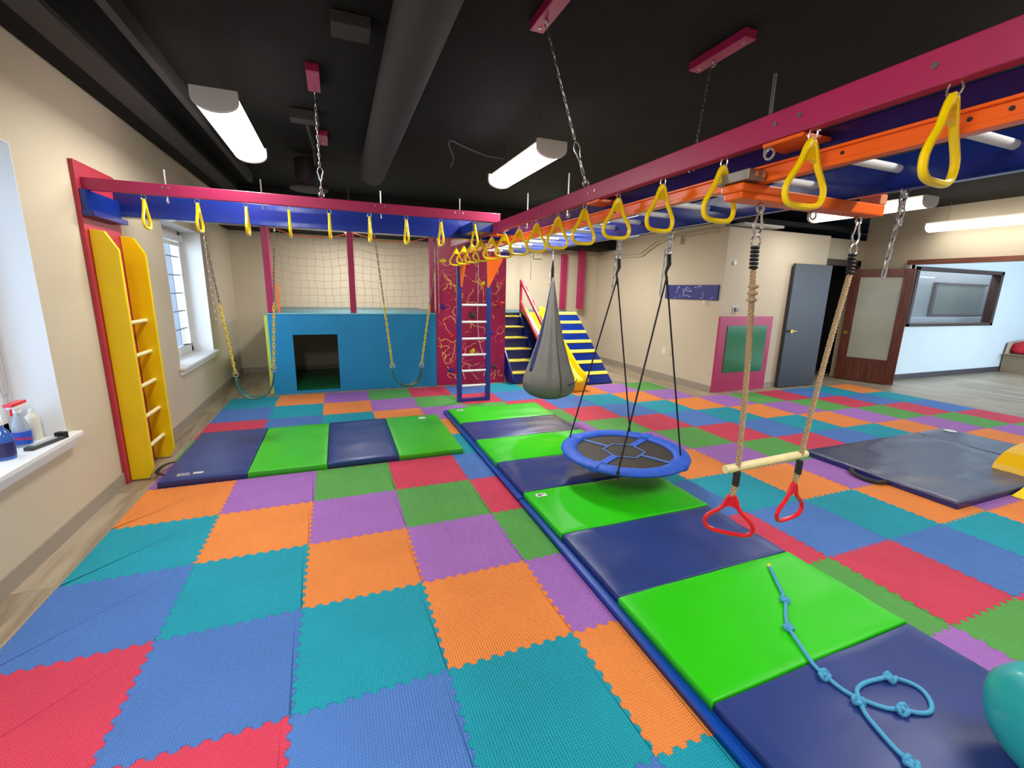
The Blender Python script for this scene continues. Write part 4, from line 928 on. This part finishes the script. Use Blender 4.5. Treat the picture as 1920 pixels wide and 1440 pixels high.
tag(MB().tube([(5.36, 3.62, 1.50), (5.35, 3.62, 1.44), (5.34, 3.62, 1.42)], .006, 6).tube([(5.36, 3.56, 1.50), (5.35, 3.56, 1.42)], .006, 6).build('coat_hook', steel_m, None), 'small metal hooks under the blue splatter board', 'hook')
for y, lb in ((4.52, 'left white outlet plate low on the right wall'), (4.34, 'right beige outlet plate low on the right wall')):
    o = thing('wall_outlet', (5.39, y, .48), lb, 'outlet'); B(5.392, 5.4, y - .04, y + .04, .46, .58).build('plate', white_m if y > 4.4 else wall_m, o, bevel=.002); MB().box(5.389, 5.393, y - .015, y + .015, .48, .505).box(5.389, 5.393, y - .015, y + .015, .53, .555).build('socket', mat('socket_grey', (190, 186, 178), .5), o)
t = thing('green_panel_board', (5.98, 3.27, 0), 'magenta board with a glossy green panel on the right wall', 'board')
B(5.39, 6.58, 3.26, 3.295, FZ, 1.25).build('board', mat('raspberry_board_paint', (178, 44, 96), .4, var=.06, vscale=3), t, bevel=.003)
B(5.56, 6.46, 3.25, 3.262, .32, 1.10).build('green_panel', glass_g, t, bevel=.004)
t = thing('thermostat', (5.72, 3.28, 1.33), 'round black thermostat on a white plate above the green panel', 'thermostat')
B(5.665, 5.775, 3.285, 3.3, 1.31, 1.42).build('plate', white_m, t, bevel=.01)
MB().lathe([(.042, 0), (.043, -.006), (.040, -.02), (.001, -.022)], (5.725, 3.284, 1.365), 20, axis='y').build('dial', mat('thermostat_black', (34, 40, 42), .25), t, smooth=True)
tag(MB().lathe([(.035, 0), (.033, -.02), (.001, -.026)], (5.58, 3.298, 2.1), 14, axis='y').build('wall_sensor', white_m, None, smooth=True), 'small white round sensor high on the wall left of the black door', 'sensor')
# side room clutter
t = thing('cardboard_box', (14.3, 2.9, FZ), 'open cardboard box on the floor of the side room', 'box')
MB().box(13.95, 14.75, 2.55, 3.07, FZ, .40).build('box_body', card_m, t, bevel=.005)
MB().obox((14.35, 2.5, .41), (.8, .16, .008), Matrix.Rotation(-.2, 3, 'X')).build('flap', cardl_m, t); MB().obox((13.9, 2.8, .40), (.16, .5, .008), Matrix.Rotation(.25, 3, 'Y')).build('flap', cardl_m, t)
MB().prism([(13.95, .4), (14.75, .4), (14.7, .72), (14.0, .66)], 'y', 3.04, 3.06).build('flap', cardl_m, t)
vs = []
mb = MB().lathe([(.02, 0), (.17, .02), (.21, .1), (.17, .2), (.09, .28), (.01, .31)], (14.25, 2.85, .41), 18, fn=lambda a, z: 1 + .13 * math.sin(3 * a + z * 9) + .07 * math.sin(7 * a))
tag(mb.build('red_bag', redf_m, None, smooth='all'), 'crumpled red cloth bag lying on the cardboard box', 'bag')
t = thing('shelf_bench', (14.5, 2.0, FZ), 'grey low bench at the right edge of the side room', 'bench')
MB().box(14.2, 14.9, 1.3, 2.35, .36, .44).build('seat', mat('bench_grey', (120, 120, 128), .6), t, bevel=.01)
MB().box(14.82, 14.92, 1.3, 2.35, .44, 1.0).build('backrest', mat('bench_taupe', (170, 160, 152), .7), t, bevel=.01)
for x in (14.25, 14.8):
    for y in (1.35, 2.3): B(x, x + .05, y - .03, y + .02, FZ, .36).build('leg', based_m, t)

# ---------------------------------------------------------------- bottles on the near sill
t = thing('cleaner_bottle', (-2.16, 1.22, .62), 'clear spray bottle of blue cleaner with red trigger on the sill', 'bottle')
MB().lathe([(.001, .62), (.038, .62), (.04, .63), (.04, .72), (.036, .75), (.02, .80), (.014, .815), (.014, .83)], (-2.16, 1.22, 0), 18, fn=lambda a, z: 1).build('bottle_body', clearp, t, smooth=True)
MB().lathe([(.0405, .635), (.0415, .64), (.0415, .71), (.0405, .715)], (-2.16, 1.22, 0), 18).build('wrap_label', mat('blue_bottle_label', (36, 84, 190), .35), t, smooth=True)
fc = bpy.data.curves.new('printed_word', 'FONT'); fc.body = 'Windex'; fc.size = .026; fc.shear = .3; fc.align_x = 'CENTER'; fc.align_y = 'CENTER'; fc.extrude = .0004; fc.offset = .0006
fc.materials.append(mat('red_logo', (214, 40, 60), .4)); tmp = bpy.data.objects.new('tmp_word', fc); COL.objects.link(tmp); bpy.context.view_layer.update()
wm = bpy.data.meshes.new_from_object(tmp.evaluated_get(bpy.context.evaluated_depsgraph_get())); bpy.data.objects.remove(tmp)
fo = bpy.data.objects.new('printed_word', wm); COL.objects.link(fo); fo.parent = t
fd = Vector((.44, -.9, 0)).normalized(); fo.location = Vector((0, 0, .055)) + fd * .0432; fo.rotation_euler = (PI / 2, .12, math.atan2(fd.x, -fd.y))
MB().lathe([(.016, .825), (.018, .83), (.016, .855)], (-2.16, 1.22, 0), 12).box(-2.18, -2.14, 1.17, 1.29, .855, .875).build('spray_head', white_m, t, bevel=.004)
MB().box(-2.182, -2.138, 1.15, 1.28, .875, .892).tube([(-2.16, 1.17, .86), (-2.16, 1.165, .82)], .007, 6).build('trigger', redp_m, t, bevel=.003)
t = thing('aerosol_can', (-2.16, 1.33, .62), 'small white aerosol can behind the spray bottle on the sill', 'can')
MB().lathe([(.001, .62), (.032, .62), (.033, .63), (.033, .76), (.03, .775), (.014, .79), (.012, .80)], (-2.16, 1.335, 0), 18).build('can_body', mat('cream_can', (222, 216, 200), .35), t, smooth=True)
MB().lathe([(.01, .80), (.01, .815), (.005, .82)], (-2.16, 1.335, 0), 10).build('nozzle', white_m, t, smooth=True)
t = thing('cleaner_bottle', (-2.12, .985, .62), 'dark blue labelled bottle at the left edge of the sill', 'bottle')
MB().lathe([(.001, .62), (.04, .62), (.042, .63), (.042, .73), (.03, .78), (.014, .80), (.014, .82)], (-2.12, .985, 0), 18).build('bottle_body', clearb, t, smooth=True)
MB().lathe([(.015, .815), (.017, .82), (.017, .845), (.013, .85)], (-2.12, .985, 0), 12).build('cap', white_m, t, smooth=True)
MB().lathe([(.0425, .64), (.0432, .65), (.0432, .71), (.0425, .72)], (-2.12, .985, 0), 18).build('wrap_label', mat('dark_blue_label', (38, 34, 90), .4), t, smooth=True)
t = thing('tool_tray', (-2.05, 1.22, .62), 'flat black and grey tool lying on the sill in front of the bottles', 'tool')
MB().obox((-2.055, 1.20, .632), (.05, .22, .022), Matrix.Rotation(-.25, 3, 'Z')).build('tray', mat('charcoal_plastic', (58, 60, 64), .5), t, bevel=.004)
MB().obox((-2.055, 1.19, .645), (.03, .15, .01), Matrix.Rotation(-.25, 3, 'Z')).build('insert', mat('light_grey_plastic', (176, 176, 180), .5), t, bevel=.003)
MB().obox((-2.03, 1.32, .642), (.055, .035, .04), Matrix.Rotation(-.25, 3, 'Z')).build('end_clip', blk_m, t, bevel=.003)
# hanging swing chain with open end at the right side of the monkey bars
t = thing('hanging_chain', (1.82, -.97, 1.7), 'steel chain with an open end hanging from the near blue rail', 'chain')
chain_mb([(1.815, -.98, 2.03), (1.815, -.98, 1.90)], pitch=.036, wire=.0038, wid=.021).build('chain', steel_m, t, smooth=True)
chain_mb([(1.83, -.96, 2.03), (1.818, -.965, 1.88), (1.80, -.965, 1.69)], pitch=.036, wire=.0038, wid=.021).build('chain', steel_m, t, smooth=True)
torus_mb((1.82, -.97, 2.035), .018, .005, 'y').build('eye_bolt', steel_m, t, smooth=True)
